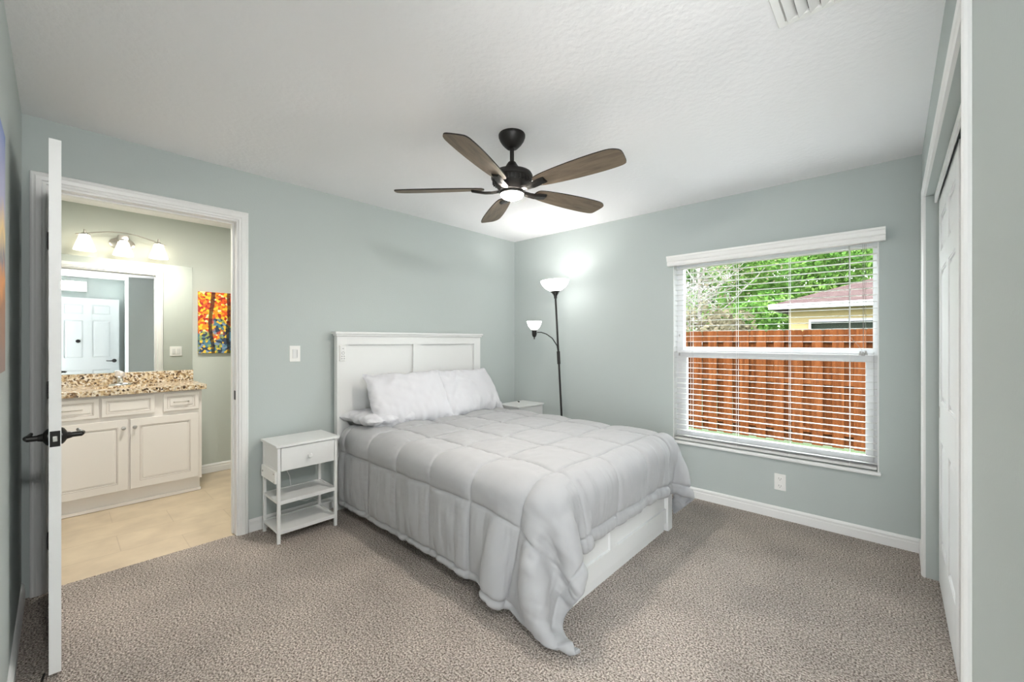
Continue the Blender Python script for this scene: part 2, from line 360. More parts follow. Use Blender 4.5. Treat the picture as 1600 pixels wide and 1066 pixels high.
struct(w, 'ceiling', 'ceiling_paint', label='white textured bedroom ceiling', cat='ceiling')
w = MB(); w.box(-.03, XN + .12, YC, .14, -.1, 0)
struct(w, 'floor', 'carpet', label='beige and grey cut pile bedroom carpet', cat='floor')
# hall behind the camera
w = MB(); w.box(2.5, 2.6, -5.4, YC - .12, 0, H).box(4.4, 4.5, -5.4, YC - .12, 0, H).box(2.5, 4.5, -5.5, -5.4, 0, H)
struct(w, 'wall_hall', 'wall_paint', label='hallway walls behind the camera', cat='wall')
w = MB(); w.box(2.5, 4.5, -5.5, YC - .12, H, H + .1); struct(w, 'ceiling_hall', 'ceiling_paint', label='hallway ceiling behind the camera', cat='ceiling')
w = MB(); w.box(2.5, 4.5, -5.5, YC, -.1, -.001); struct(w, 'floor_hall', 'carpet', label='hallway carpet behind the camera', cat='floor')
# bathroom shell
w = MB(); w.box(XB - .12, XB, -3.85, -1.4, 0, H); struct(w, 'wall_bathroom_back', 'bath_paint', label='pale wall behind the bathroom vanity', cat='wall')
w = MB(); w.box(XB, -.12, -3.85, -3.73, 0, H); struct(w, 'wall_bathroom_left', 'bath_paint', label='bathroom wall at the closed end of the vanity', cat='wall')
w = MB(); w.box(XB, -.12, -1.52, -1.4, 0, H); struct(w, 'wall_bathroom_right', 'bath_paint', label='far bathroom side wall', cat='wall')
w = MB(); w.box(-.128, -.121, -3.73, DY0, 0, H).box(-.128, -.121, DY1, -1.52, 0, H).box(-.128, -.121, DY0, DY1, DH, H)
struct(w, 'wall_bathroom_front', 'bath_paint', label='bathroom side of the doorway wall', cat='wall')
w = MB(); w.box(XB - .12, -.05, -3.85, -1.4, H, H + .1); struct(w, 'ceiling_bathroom', 'ceiling_paint', label='white bathroom ceiling', cat='ceiling')
w = MB(); w.box(XB - .12, -.03, -3.85, -1.4, -.1, -.004); struct(w, 'floor_bathroom', 'floor_tile', label='beige bathroom floor tiles', cat='floor')

# baseboards (profiled)
def bb(prof_side, a, b_, name, label):
    """prof_side: ('x',x0,sign) board against plane x=x0 running along y; ('y',y0,sign)"""
    ax, p0, sg = prof_side
    P = [(0, 0), (.013, 0), (.013, .052), (.010, .056), (.010, .066), (.0125, .070), (.009, .080), (.004, .086), (0, .086)]
    poly = [(p0 + sg * u, v) for u, v in P]
    o = MB().prism(poly, 'y' if ax == 'x' else 'x', a, b_)
    return struct(o, name, 'trim_white', label=label, cat='baseboard')
bb(('x', 0, 1), DY1 + .066, 0, 'baseboard_left', 'white baseboard running behind the nightstand and bed')
bb(('y', 0, -1), 0, XD, 'baseboard_back', 'white baseboard below the window')
bb(('y', YC, 1), 0.015, EX0, 'baseboard_front', 'white baseboard behind the open bathroom door')
bb(('x', XD, -1), CY1 + .06, 0, 'baseboard_right', 'short white baseboard between closet and window wall')
bb(('x', XD, -1), YR, CY0 - .06, 'baseboard_near', 'white baseboard at the near end of the closet wall')
bb(('x', XB, 1), -2.69, -1.52, 'baseboard_bathroom', 'white baseboard beside the bathroom vanity')
# casings
def sweep_u(m_, prof, y0, y1, zt, f, closed=False, zb=0):
    """profile (offset outwards, height off the wall) mitred round an opening; f maps (y, z, height) to a point"""
    t = bmesh.new(); rings = []
    corners = [(y0, zb, -1, -1 if closed else 0), (y0, zt, -1, 1), (y1, zt, 1, 1), (y1, zb, 1, -1 if closed else 0)]
    for (y_, z_, sy, sz) in corners: rings.append([t.verts.new(f(y_ + sy * o, z_ + sz * o, h_)) for o, h_ in prof])
    n = len(prof); pairs = list(zip(rings, rings[1:])) + ([(rings[-1], rings[0])] if closed else [])
    for A, B in pairs:
        for i in range(n): t.faces.new((A[i], A[(i + 1) % n], B[(i + 1) % n], B[i]))
    if not closed: t.faces.new(rings[0]); t.faces.new(rings[-1][::-1])
    bmesh.ops.recalc_face_normals(t, faces=t.faces); m_.add(t); return m_
CAS = [(.006, -.002), (.006, .009), (.010, .012), (.020, .012), (.024, .0165), (.042, .0185), (.050, .015), (.056, .0165), (.061, .014), (.064, .009), (.064, -.002)]
def casing_x(x, sg, y0, y1, zt, name, label):
    return struct(sweep_u(MB(), CAS, y0, y1, zt, lambda y_, z_, h_: (x + sg * h_, y_, z_)), name, 'trim_white', label=label, cat='trim')
casing_x(0, 1, DY0, DY1, DH, 'trim_1', 'white casing around the bathroom doorway, bedroom side')
casing_x(-.128, -1, DY0, DY1, DH, 'trim_2', 'white casing around the bathroom doorway, bathroom side')
j = MB().box(-.131, .002, DY1 - .004, DY1 + .006, 0, DH + .006).box(-.131, .002, DY0 - .006, DY0 + .004, 0, DH + .006).box(-.130, .001, DY0, DY1, DH - .004, DH + .006)
j.box(-.09, -.055, DY1 - .013, DY1 - .003, 0, DH).box(-.09, -.055, DY0 + .003, DY0 + .013, 0, DH).box(-.0895, -.0555, DY0, DY1, DH - .013, DH - .002)
jo = struct(j, 'trim_3', 'trim_white', label='white jamb and stop lining the bathroom doorway', cat='trim')
MB().box(-.048, -.018, DY1 - .0065, DY1 - .003, .905, .965, .001).make('strike_plate', 'black_metal', jo)
# closet casing
CC = [(-.001, -.002), (-.001, .008), (.010, .011), (.014, .014), (.040, .0155), (.046, .012), (.052, .013), (.056, .007), (.056, -.002)]
m_ = sweep_u(MB(), CC, CY0, CY1, CH, lambda y_, z_, h_: (XD - h_, y_, z_))
struct(m_, 'trim_4', 'trim_white', label='white casing around the closet opening', cat='trim')
m_ = MB().box(XD + .035, XD + .042, CY0, CY1 - .03, CH - .05, CH - .004)
struct(m_, 'trim_5', 'trim_white', label='white fascia strip hiding the closet door track', cat='trim')

# ---------------------------------------------------------------- doors
def door_slab(wd, h, th):
    """six panel leaf, local x 0..wd, y 0..th, z 0..h"""
    st = .105 * wd / .8; mu = .095 * wd / .8
    xs = [(st, (wd - mu) / 2), ((wd + mu) / 2, wd - st)]
    zs = [(.115 * h, .375 * h), (.475 * h, .81 * h), (.855 * h, .945 * h)]
    m_ = MB()
    m_.box(0, st, 0, th, 0, h).box(wd - st, wd, 0, th, 0, h).box(xs[0][1], xs[1][0], 0, th, 0, h)
    zr = [0] + [v for p in zs for v in p] + [h]
    for (x0, x1) in xs:
        for k in range(0, 8, 2): m_.box(x0, x1, 0, th, zr[k], zr[k + 1])
        for (z0, z1) in zs:
            m_.box(x0, x1, .009, th - .009, z0, z1)
            for (ya, yb) in ((.009, .0025), (th - .009, th - .0025)):   # raised field with sloping edges
                t = bmesh.new(); g, g2 = .012, .034
                A = [t.verts.new((x, ya, z)) for x, z in ((x0 + g, z0 + g), (x1 - g, z0 + g), (x1 - g, z1 - g), (x0 + g, z1 - g))]
                B = [t.verts.new((x, yb, z)) for x, z in ((x0 + g2, z0 + g2), (x1 - g2, z0 + g2), (x1 - g2, z1 - g2), (x0 + g2, z1 - g2))]
                t.faces.new(B)
                for k in range(4): t.faces.new((A[k], A[(k + 1) % 4], B[(k + 1) % 4], B[k]))
                bmesh.ops.recalc_face_normals(t, faces=t.faces); m_.add(t)
                for (a0, a1, b0, b1) in ((x0, x1, z0, z0 + .008), (x0, x1, z1 - .008, z1), (x0, x0 + .008, z0, z1), (x1 - .008, x1, z0, z1)):
                    m_.box(a0, a1, min(ya, yb) + .0015, max(ya, yb), b0, b1)
    return m_
def lever(px, sy, z, d):
    """lever set; px position along leaf, sy = face y, d=+-1 outward, lever runs back to the hinge"""
    o = 1 if d > 0 else -1
    m_ = MB()
    m_.lathe([(0, 0), (.033, 0), (.033, .004), (.028, .009), (.016, .016), (.012, .030), (0, .030)], seg=24, c=(px, sy, z), mtx=Matrix.Rotation(-o * PI / 2, 4, 'X'))
    m_.cyl((px, sy + o * .018, z), (px, sy + o * .058, z), .011, .0105)
    m_.tube([(px + .004, sy + o * .054, z), (px - .02, sy + o * .058, z), (px - .055, sy + o * .056, z - .002), (px - .09, sy + o * .052, z - .001), (px - .112, sy + o * .049, z + .002)], [.010, .0105, .009, .008, .006], 10)
    return m_
d1 = struct(door_slab(.83, 2.062, .033), 'door_1', 'door_white', label='white six panel bathroom door standing open, edge to the camera', cat='door')
d1.location = (.008, -3.588, .015)
lever(.765, .033, .905, 1).make('door_handle', 'black_metal', d1, 40)
lever(.765, 0, .905, -1).make('door_handle', 'black_metal', d1, 40)
MB().box(.8285, .832, .003, .030, .875, .935, .001).make('latch_plate', 'black_metal', d1)
MB().box(.831, .836, .010, .023, .895, .915, .002).make('latch_bolt', 'nickel', d1)
for z in (.25, 1.03, 1.80):
    MB().cyl((-.002, -.006, z - .045), (-.002, -.006, z + .045), .006).box(-.003, -.0005, -.004, .026, z - .045, z + .045).make('hinge', 'hinge_metal', d1)
# closet bypass doors
cl = struct(door_slab(.91, 2.045, .033), 'door_2', 'door_white', label='white six panel sliding closet door nearer the window', cat='door')
cl.rotation_euler = (0, 0, R(90)); cl.location = (XD + .085, CY1 - .015 - .91, .012)
MB().box(.85, .885, .031, .034, .88, .94).make('finger_pull', 'nickel', cl)
c2 = struct(door_slab(.91, 2.045, .033), 'door_3', 'door_white', label='white six panel sliding closet door nearer the camera', cat='door')
c2.rotation_euler = (0, 0, R(90)); c2.location = (XD + .125, CY0 + .005, .012)
# entry door, open against the nook wall
ed = struct(door_slab(.81, 2.05, .035), 'door_4', 'entry_door_shaded', label='white six panel entry door seen only in the bathroom mirror', cat='door')
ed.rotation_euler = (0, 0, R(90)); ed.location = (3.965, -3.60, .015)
lever(.745, .035, .92, 1).make('door_handle', 'black_metal', ed, 40)
lever(.745, 0, .92, -1).make('door_handle', 'black_metal', ed, 40)
MB().lathe([(0, 0), (.03, 0), (.03, .012), (.02, .016), (0, .016)], c=(.28, .035, 1.28), mtx=Matrix.Rotation(-PI / 2, 4, 'X')).make('wall_hook', 'black_metal', ed, 40)

# ---------------------------------------------------------------- window
w = MB(); fy0, fy1 = .075, .135
w.box(WX0, WX0 + .055, fy0, fy1, WZ0, WZ1).box(WX1 - .03, WX1, fy0, fy1, WZ0, WZ1).box(WX0, WX1, fy0, fy1, WZ1 - .04, WZ1).box(WX0, WX1, fy0, fy1, WZ0, WZ0 + .035)
w.box(WX0 + .055, WX1 - .03, fy0 + .03, fy1, 1.205, 1.245)
win = struct(w, 'window_1', 'vinyl_white', label='white vinyl single hung window', cat='window')
s = MB(); a0, a1 = WX0 + .045, WX1 - .025
s.box(a0, a0 + .045, fy0 - .01, fy0 + .028, .485, 1.215, .003).box(a1 - .042, a1, fy0 - .01, fy0 + .028, .485, 1.215, .003)
s.box(a0, a1, fy0 - .01, fy0 + .028, .485, .535, .003).box(a0, a1, fy0 - .01, fy0 + .028, 1.160, 1.215, .003).box(a0, a1, fy0 - .018, fy0, 1.205, 1.222, .003)
s.make('sash', 'vinyl_white', win)
for z in (1.345, 1.185): MB().box(WX0 + .02, WX0 + .032, fy0 - .006, fy0, z - .012, z + .012, .002).make('latch', 'tassel_gray', win)
g = bpy.data.materials.new('clear_glass'); g.use_nodes = True; M['clear_glass'] = g
nt = g.node_tree; nt.nodes.clear(); o_ = nt.nodes.new('ShaderNodeOutputMaterial'); tb = nt.nodes.new('ShaderNodeBsdfTransparent'); gb = nt.nodes.new('ShaderNodeBsdfGlossy'); fr = nt.nodes.new('ShaderNodeFresnel'); ms = nt.nodes.new('ShaderNodeMixShader')
tb.inputs[0].default_value = (.97, .985, .975, 1); gb.inputs['Roughness'].default_value = .01; fr.inputs[0].default_value = 1.12
nt.links.new(fr.outputs[0], ms.inputs[0]); nt.links.new(tb.outputs[0], ms.inputs[1]); nt.links.new(gb.outputs[0], ms.inputs[2]); nt.links.new(ms.outputs[0], o_.inputs[0])
MB().box(a0 + .04, a1 - .04, fy0 + .008, fy0 + .012, .53, 1.165).make('pane', 'clear_glass', win)
MB().box(WX0 + .05, WX1 - .025, fy0 + .038, fy0 + .042, 1.24, WZ1 - .035).make('pane', 'clear_glass', win)
MB().box(WX0 - .012, WX1 + .012, -.028, .075, WZ0 - .022, WZ0, .006).make('window_sill', 'trim_white', win)
# white reveals of the opening
MB().box(WX0 - .001, WX0 + .004, .0, fy0, WZ0, WZ1).box(WX1 - .004, WX1 + .001, 0, fy0, WZ0, WZ1).box(WX0, WX1, 0, fy0, WZ1 - .004, WZ1).make('reveal', 'trim_white', win)
# blind
bl = thing('window_blind', (2.495, .03, 1.93), 'white horizontal slat blind with open slats hanging in the window', 'blind')
P = [(-.055, 1.935), (-.06, 1.948), (-.058, 1.965), (-.066, 1.972), (-.072, 1.995), (-.078, 2.002), (-.078, 2.015), (-.004, 2.015), (-.004, 1.935)]
m_ = MB().prism(P, 'x', 1.803, 3.190)
wpart(m_, 'valance', 'plate_white', bl)
m_ = MB(); nz = 33; zb, zt_ = .487, 1.93
for i in range(nz):
    z = zb + .012 + i * .0441
    if z > 1.925: break
    t = bmesh.new(); q = []
    for k in range(5):
        yy = .010 + .0105 * k - .0; zz = z + .0014 * (1 - ((k - 2) / 2) ** 2) - (k - 2) * .0003
        q.append((yy, zz))
    poly = q + [(y_, z_ - .0020) for y_, z_ in q[::-1]]
    m_.prism(poly, 'x', WX0 + .008, WX1 - .008)
wpart(m_, 'slats', 'slat_white', bl)
wpart(MB().box(WX0 + .008, WX1 - .008, .004, .058, WZ0 + .006, WZ0 + .026, .004), 'bottom_rail', 'slat_white', bl)
m_ = MB()
for x in (1.979, 2.324, 2.67, 3.01):
    for y_ in (.003, .060): m_.box(x - .0012, x + .0012, y_ - .001, y_ + .001, .47, 1.93)
wpart(m_, 'ladder_cord', 'cord_white', bl)
m_ = MB()
for x in (3.078, 3.086, 3.094): m_.tube([(x, -.012, 1.93), (x + random.Random(int(x * 1e4)).uniform(-.004, .004), -.014, 1.25)], .0011, 6)
for x in (3.006, 3.012): m_.tube([(x, -.012, 1.93), (x + .001, -.014, 1.33), (3.075, -.014, 1.24)], .0011, 6)
wpart(m_, 'pull_cord', 'cord_gray', bl)
for x, dz in ((3.066, 0), (3.080, -.004), (3.094, .002)):
    wpart(MB().lathe([(0, .028), (.004, .027), (.006, .018), (.009, .004), (.0095, 0), (0, 0)], seg=12, c=(x, -.016, 1.205 + dz)), 'tassel', 'tassel_gray', bl, 40)

# ---------------------------------------------------------------- wall and ceiling fittings
def plate(name, label, cat, make):
    return make
sw = thing('light_switch', (0, -2.395, 1.205), 'white rocker dimmer switch on the wall above the left nightstand', 'switch')
wpart(MB().box(0, .006, -2.432, -2.358, 1.147, 1.263, .003), 'wall_plate', 'plate_white', sw)
wpart(MB().box(.005, .010, -2.412, -2.378, 1.172, 1.238, .002), 'rocker', 'furniture_white', sw)
wpart(MB().box(.009, .0125, -2.384, -2.380, 1.178, 1.232, .001), 'slider', 'button_gray', sw)
ot = thing('wall_outlet', (2.49, 0, .33), 'white duplex outlet low on the wall under the window', 'outlet')
ot.location = (2.616, 0, .267)
MB().box(-.036, .036, -.006, 0, -.059, .059, .003).make('wall_plate', 'plate_white', ot)
for dz in (-.026, .026):
    so = MB().lathe([(0, 0), (.0165, 0), (.0165, .004), (0, .004)], seg=20, c=(0, -.0045, dz), mtx=Matrix.Rotation(PI / 2, 4, 'X')).make('socket', 'plate_white', ot)
    MB().box(-.008, -.006, -.0092, -.008, dz - .003, dz + .008).box(.006, .008, -.0092, -.008, dz - .003, dz + .006).cyl((0, -.008, dz - .009), (0, -.0092, dz - .009), .0025, seg=10).make('slot', 'dark_gap', so)
bs = thing('bathroom_switch', (-.128, -2.57, 1.17), 'white double switch plate seen in the bathroom mirror', 'switch')
wpart(MB().box(-.134, -.128, -2.63, -2.51, 1.112, 1.228, .003), 'wall_plate', 'plate_white', bs)
for y_ in (-2.593, -2.547): wpart(MB().box(-.138, -.132, y_ - .016, y_ + .016, 1.137, 1.203, .002), 'rocker', 'furniture_white', bs)
vt = thing('ceiling_vent', (3.07, -1.98, H), 'white louvred air vent set in the ceiling near the closet', 'vent')
vx0, vx1, vy0, vy1 = 2.916, 3.236, -2.15, -1.797
m_ = sweep_u(MB(), [(-.030, .001), (-.030, -.006), (-.026, -.010), (-.004, -.010), (0, -.003), (0, .001)], vx0, vx1, vy1, lambda y_, z_, h_: (y_, z_, H + h_), True, vy0)
wpart(m_, 'vent_frame', 'plate_white', vt)
m_ = MB()
for i in range(8):
    x = vx0 + .048 + i * .0325
    m_.box(-.017, .017, vy0 + .03, vy1 - .03, -.001, .001, rot=Matrix.Translation((x, 0, H - .010)) @ Matrix.Rotation(R(-38), 4, 'Y'))
wpart(m_, 'louvers', 'plate_white', vt)
wpart(MB().box(vx0 + .03, vx1 - .03, vy0 + .03, vy1 - .03, H - .0008, H - .0002), 'duct_opening', 'dark_gap', vt)
sd = thing('entry_fill_box', (XN, -3.38, 2.27), 'small white box of an added fill lamp high on the entry wall, seen only in the mirror', 'added light')  # invented housing to go with the added entry fill
wpart(MB().box(3.937, XN, -3.55, -3.21, 2.18, 2.36, .004), 'fill_housing', 'smoked_plastic', sd)

# wall canvas on the front wall
cv = thing('canvas_print', (2.05, YC, 1.51), 'unframed sunset sky canvas on the wall at the left edge', 'picture')
MB().box(-.42, .42, .001, .036, -.285, .285, .002).make('canvas', 'sunset_paint', cv)
pn = thing('canvas_painting', (XB, -2.40, 1.478), 'square canvas of orange autumn trees beside the bathroom mirror', 'picture')
pc = MB().box(.001, .033, -.247, .247, -.30, .30, .002).make('canvas', 'autumn_paint', pn)

# ---------------------------------------------------------------- vanity
VX, VY0, VY1 = -1.245, -3.655, -2.712    # carcass front plane, left and right ends
va = thing('vanity_cabinet', (-1.5, -3.18, 0), 'white bathroom vanity cabinet with glazed raised panel doors', 'cabinet')
m_ = MB().box(XB + .002, VX, VY0, VY1, .105, .878)
wpart(m_, 'body', 'cabinet_white', va)
m_ = MB().box(XB + .002, VX - .02, VY0 + .01, VY1 - .01, 0, .105).box(VX - .021, VX - .004, VY0 + .01, VY1 - .005, 0, .022)
wpart(m_, 'toe_kick', 'cabinet_white', va)
def front(y0, y1, z0, z1, name, raised=True, fr=.045):
    m_ = MB(); x = VX; th = .019
    m_.box(x, x + th, y0, y0 + fr, z0, z1, .002).box(x, x + th, y1 - fr, y1, z0, z1, .002).box(x, x + th, y0 + fr - .002, y1 - fr + .002, z0, z0 + fr, .002).box(x, x + th, y0 + fr - .002, y1 - fr + .002, z1 - fr, z1, .002)
    m_.box(x, x + .011, y0 + fr, y1 - fr, z0 + fr, z1 - fr)
    g_ = .011; m_.box(x, x + .016, y0 + fr + g_, y1 - fr - g_, z0 + fr + g_, z1 - fr - g_, .004)
    o = wpart(m_, name, 'cabinet_white', va)
    gl = MB(); l = .0016
    for (e, xx) in ((fr - .006, th + .0004), (fr, .0116)):
        Y0, Y1, Z0, Z1 = y0 + e, y1 - e, z0 + e, z1 - e
        gl.box(x + xx - .001, x + xx, Y0, Y1, Z0, Z0 + l).box(x + xx - .001, x + xx, Y0, Y1, Z1 - l, Z1).box(x + xx - .001, x + xx, Y0, Y0 + l, Z0, Z1).box(x + xx - .001, x + xx, Y1 - l, Y1, Z0, Z1)
    wpart(gl, 'glaze_line', 'glaze_brown', o)
    return o
YM = (VY0 + VY1) / 2
kn = []
for (y0, y1, ky) in ((VY0 + .025, YM - .008, YM - .033), (YM + .008, VY1 - .025, YM + .033)):
    d = front(y0, y1, .125, .678, 'door', fr=.062)
    wpart(MB().lathe([(0, 0), (.006, 0), (.005, .010), (.011, .016), (.015, .021), (.013, .027), (0, .029)], seg=20, c=(VX + .019, ky, .615), mtx=Matrix.Rotation(PI / 2, 4, 'Y')), 'knob', 'nickel', d, 40)
dw = (VY1 - VY0 - .05) / 3.25
segs = [(VY0 + .025, VY0 + .025 + dw), (YM - dw * .56, YM + dw * .56), (VY1 - .025 - dw * .86, VY1 - .025)]
for i, (y0, y1) in enumerate(segs):
    d = front(y0, y1, .712, .858, 'drawer' if i != 1 else 'false_front', fr=.03)
    if i != 1:
        yc = (y0 + y1) / 2
        wpart(MB().tube([(VX + .016, yc - .05, .785), (VX + .030, yc - .046, .785), (VX + .036, yc - .02, .785), (VX + .032, yc, .785), (VX + .036, yc + .02, .785), (VX + .030, yc + .046, .785), (VX + .016, yc + .05, .785)], [.005, .004, .0045, .0035, .0045, .004, .005], 8), 'handle', 'nickel', d, 40)
# countertop with an oval sink cut out
ct = thing('countertop', (-1.5, -3.18, .88), 'speckled beige granite countertop with backsplash on the vanity', 'countertop')
cx0, cx1, cy0_, cy1_ = XB + .002, -1.203, VY0 - .02, -2.685
sc = (-1.47, YM); rx, ry = .155, .205
t = bmesh.new(); seg = 48
def ring(rx_, ry_, z): return [t.verts.new((sc[0] + rx_ * math.cos(2 * PI * i / seg), sc[1] + ry_ * math.sin(2 * PI * i / seg), z)) for i in range(seg)]
def rect(z):
    out = []
    for i in range(seg):
        a = 2 * PI * i / seg; dx, dy = math.cos(a), math.sin(a)
        k = min(((cx1 - sc[0]) if dx > 0 else (sc[0] - cx0)) / max(abs(dx), 1e-9), ((cy1_ - sc[1]) if dy > 0 else (sc[1] - cy0_)) / max(abs(dy), 1e-9))
        out.append([sc[0] + dx * k, sc[1] + dy * k])
    for cxy in ((cx0, cy0_), (cx0, cy1_), (cx1, cy0_), (cx1, cy1_)):
        i = min(range(seg), key=lambda i: (out[i][0] - cxy[0]) ** 2 + (out[i][1] - cxy[1]) ** 2); out[i] = list(cxy)
    return [t.verts.new((a, b_, z)) for a, b_ in out]
It, Ot, Ib, Ob = ring(rx, ry, .92), rect(.92), ring(rx, ry, .88), rect(.88)
for i in range(seg):
    k = (i + 1) % seg
    for A, B in ((It, Ot), (Ot, Ob), (Ob, Ib), (Ib, It)): t.faces.new((A[i], A[k], B[k], B[i]))
bmesh.ops.recalc_face_normals(t, faces=t.faces)
m_ = MB(); m_.add(t); wpart(m_, 'counter_slab', 'granite', ct)
wpart(MB().box(XB + .002, XB + .022, VY0 - .02, -2.685, .92, 1.022, .003), 'backsplash', 'granite', ct)
sk = thing('sink', (sc[0], sc[1], .88), 'oval white sink set under the granite countertop', 'sink')
MB().lathe([(1.04, .0), (.99, 0.0), (.97, -.03), (.88, -.09), (.6, -.135), (.1, -.15), (0, -.15)], seg=40, mtx=Matrix.Diagonal((rx, ry, 1, 1))).make('basin', 'plate_white', sk, 50)
fa = thing('faucet', (-1.665, YM - .02, .92), 'chrome faucet with a clear round handle on the vanity top', 'faucet')
MB().lathe([(0, 0), (1, 0), (.95, .012), (.6, .018), (0, .018)], seg=32, mtx=Matrix.Diagonal((.026, .075, 1, 1))).make('deck_plate', 'chrome', fa, 40)
MB().lathe([(.022, .015), (.021, .05), (.017, .065), (0, .066)], seg=24).tube([(0, 0, .03), (.05, 0, .05), (.10, 0, .052), (.115, 0, .035)], [.014, .012, .011, .010], 12).make('spout', 'chrome', fa, 40)
MB().lathe([(.008, .06), (.014, .070), (.030, .078), (.033, .098), (.026, .112), (.012, .118), (0, .118)], seg=9).make('knob', 'acrylic', fa)
mi = MB().box(XB + .001, XB + .006, VY0, -2.69, 1.024, 2.005)
mo = tag(mi.make('mirror', 'mirror_glass'), 'large frameless mirror above the bathroom vanity', 'mirror')
# vanity light
vl = thing('vanity_light', (XB, YM, 2.13), 'three shade brushed metal vanity light above the mirror', 'light fixture')
m_ = MB().lathe([(0, 0), (.062, 0), (.062, .008), (.045, .022), (0, .026)], seg=32, c=(XB, YM, 2.145), mtx=Matrix.Rotation(PI / 2, 4, 'Y') @ Matrix.Diagonal((.85, 1.35, 1, 1)))
wpart(m_, 'backplate', 'nickel', vl, 40)
ar = []
for k in range(21):
    s_ = (k - 10) / 10; ar.append((XB + .105 + .0 * s_, YM + s_ * .285, 2.205 + .02 * math.cos(s_ * 2.6) - .024 * s_ * s_))
m_ = MB().tube(ar, .0045, 8).box(XB + .015, XB + .125, YM - .034, YM + .034, 2.135, 2.205, .006)
wpart(m_, 'arm', 'nickel', vl, 40)
for y_ in (-.232, 0, .232):
    zt_ = 2.165 if y_ else 2.155
    sh = wpart(MB().lathe([(.032, 0), (.040, -.03), (.062, -.10), (.068, -.125), (.064, -.125), (.058, -.10), (.036, -.03), (.028, 0), (0, 0)], seg=32, c=(XB + .105, YM + y_, zt_)), 'shade', 'bath_glass', vl, 60)
    wpart(MB().lathe([(0, .045), (.006, .045), (.008, .02), (.036, .002), (.036, -.002), (0, -.002)], seg=24, c=(XB + .105, YM + y_, zt_ + .002)), 'shade_holder', 'nickel', sh, 40)

# ---------------------------------------------------------------- ceiling fan
FX, FY = 1.670, -1.869
fan = thing('ceiling_fan', (FX, FY, H), 'black five blade ceiling fan with brown wood blades and lit lens', 'ceiling fan')
MB().lathe([(0, 0), (.071, 0), (.074, -.006), (.073, -.018), (.066, -.036), (.054, -.054), (.041, -.068), (.030, -.078), (.024, -.080), (0, -.080)], seg=40).make('canopy', 'fan_black', fan, 50)
MB().cyl((0, 0, -.06), (0, 0, -.165), .0115, seg=20).lathe([(0, -.066), (.02, -.067), (.02, -.080), (0, -.082)], seg=20).make('downrod', 'fan_black', fan, 40)
hz = MB().lathe([(0, -.152), (.017, -.152), (.022, -.156), (.034, -.176), (.050, -.196), (.085, -.210), (.108, -.218), (.115, -.232), (.115, -.246), (.106, -.252), (.103, -.268), (.090, -.285), (.070, -.312), (.060, -.322), (0, -.322)], seg=48)
for k in range(30):
    a = 2 * PI * k / 30
    hz.box(.096, .108, -.003, .003, -.275, -.252, rot=Matrix.Rotation(a, 4, 'Z'))
hz.make('motor_housing', 'fan_black', fan, 50)
MB().lathe([(.069, -.318), (.070, -.330), (.064, -.334), (.064, -.318)], seg=40).make('trim_ring', 'fan_black', fan, 40)
MB().lathe([(0, -.322), (.064, -.322), (.064, -.331), (.056, -.346), (.036, -.356), (0, -.360)], seg=40).make('lamp_lens', 'lamp_lens', fan, 60)
zb = -.300
half = [(.155, .034), (.20, .048), (.28, .058), (.38, .066), (.48, .070), (.56, .070), (.62, .066)]
outl = [(x, -y_) for x, y_ in half] + [(.655, -.045), (.662, -.020), (.650, .050), (.640, .060)] + [(x, y_) for x, y_ in half[::-1]]
def smooth_poly(p, n=2):
    for _ in range(n):
        q = []
        for i in range(len(p)):
            a, b_ = p[i], p[(i + 1) % len(p)]
            q += [(.75 * a[0] + .25 * b_[0], .75 * a[1] + .25 * b_[1]), (.25 * a[0] + .75 * b_[0], .25 * a[1] + .75 * b_[1])]
        p = q
    return p
PITCH = R(-13)
for k in range(5):
    a = R(42.47 + 32.2 + 72 * k)
    t = bmesh.new(); pl = smooth_poly(outl)
    A = [t.verts.new((x, y_, -.003)) for x, y_ in pl]; B = [t.verts.new((x, y_, .003)) for x, y_ in pl]
    f1 = t.faces.new(A[::-1]); f2 = t.faces.new(B)
    for i in range(len(pl)):
        f = t.faces.new((A[i], A[(i + 1) % len(pl)], B[(i + 1) % len(pl)], B[i])); f.material_index = 1
    m_ = MB(); m_.add(t)
    mt = Matrix.Rotation(a, 4, 'Z') @ Matrix.Translation((0, 0, zb)) @ Matrix.Rotation(PITCH, 4, 'X')
    blo = m_.make('blade', ['blade_wood', 'dark_edge'], fan); blo.matrix_local = mt
    ib = MB()   # bracket: curved flat arm out from the housing, under the blade
    pts = [(.070, 0, -.014), (.11, 0, -.020), (.15, 0, -.020), (.19, 0, -.014), (.225, 0, -.008)]
    t = bmesh.new(); rg = []
    for (x, y_, z), hw in zip(pts, (.016, .020, .023, .026, .024)):
        rg.append([t.verts.new((x, -hw, z + .006)), t.verts.new((x, -hw * .6, z - .006)), t.verts.new((x, hw * .6, z - .006)), t.verts.new((x, hw, z + .006))])
    for A, B in zip(rg, rg[1:]):
        for i in range(4): t.faces.new((A[i], A[(i + 1) % 4], B[(i + 1) % 4], B[i]))
    t.faces.new(rg[0]); t.faces.new(rg[-1][::-1]); bmesh.ops.recalc_face_normals(t, faces=t.faces)
    ib.add(t); ib.make('blade_arm', 'fan_black', blo)

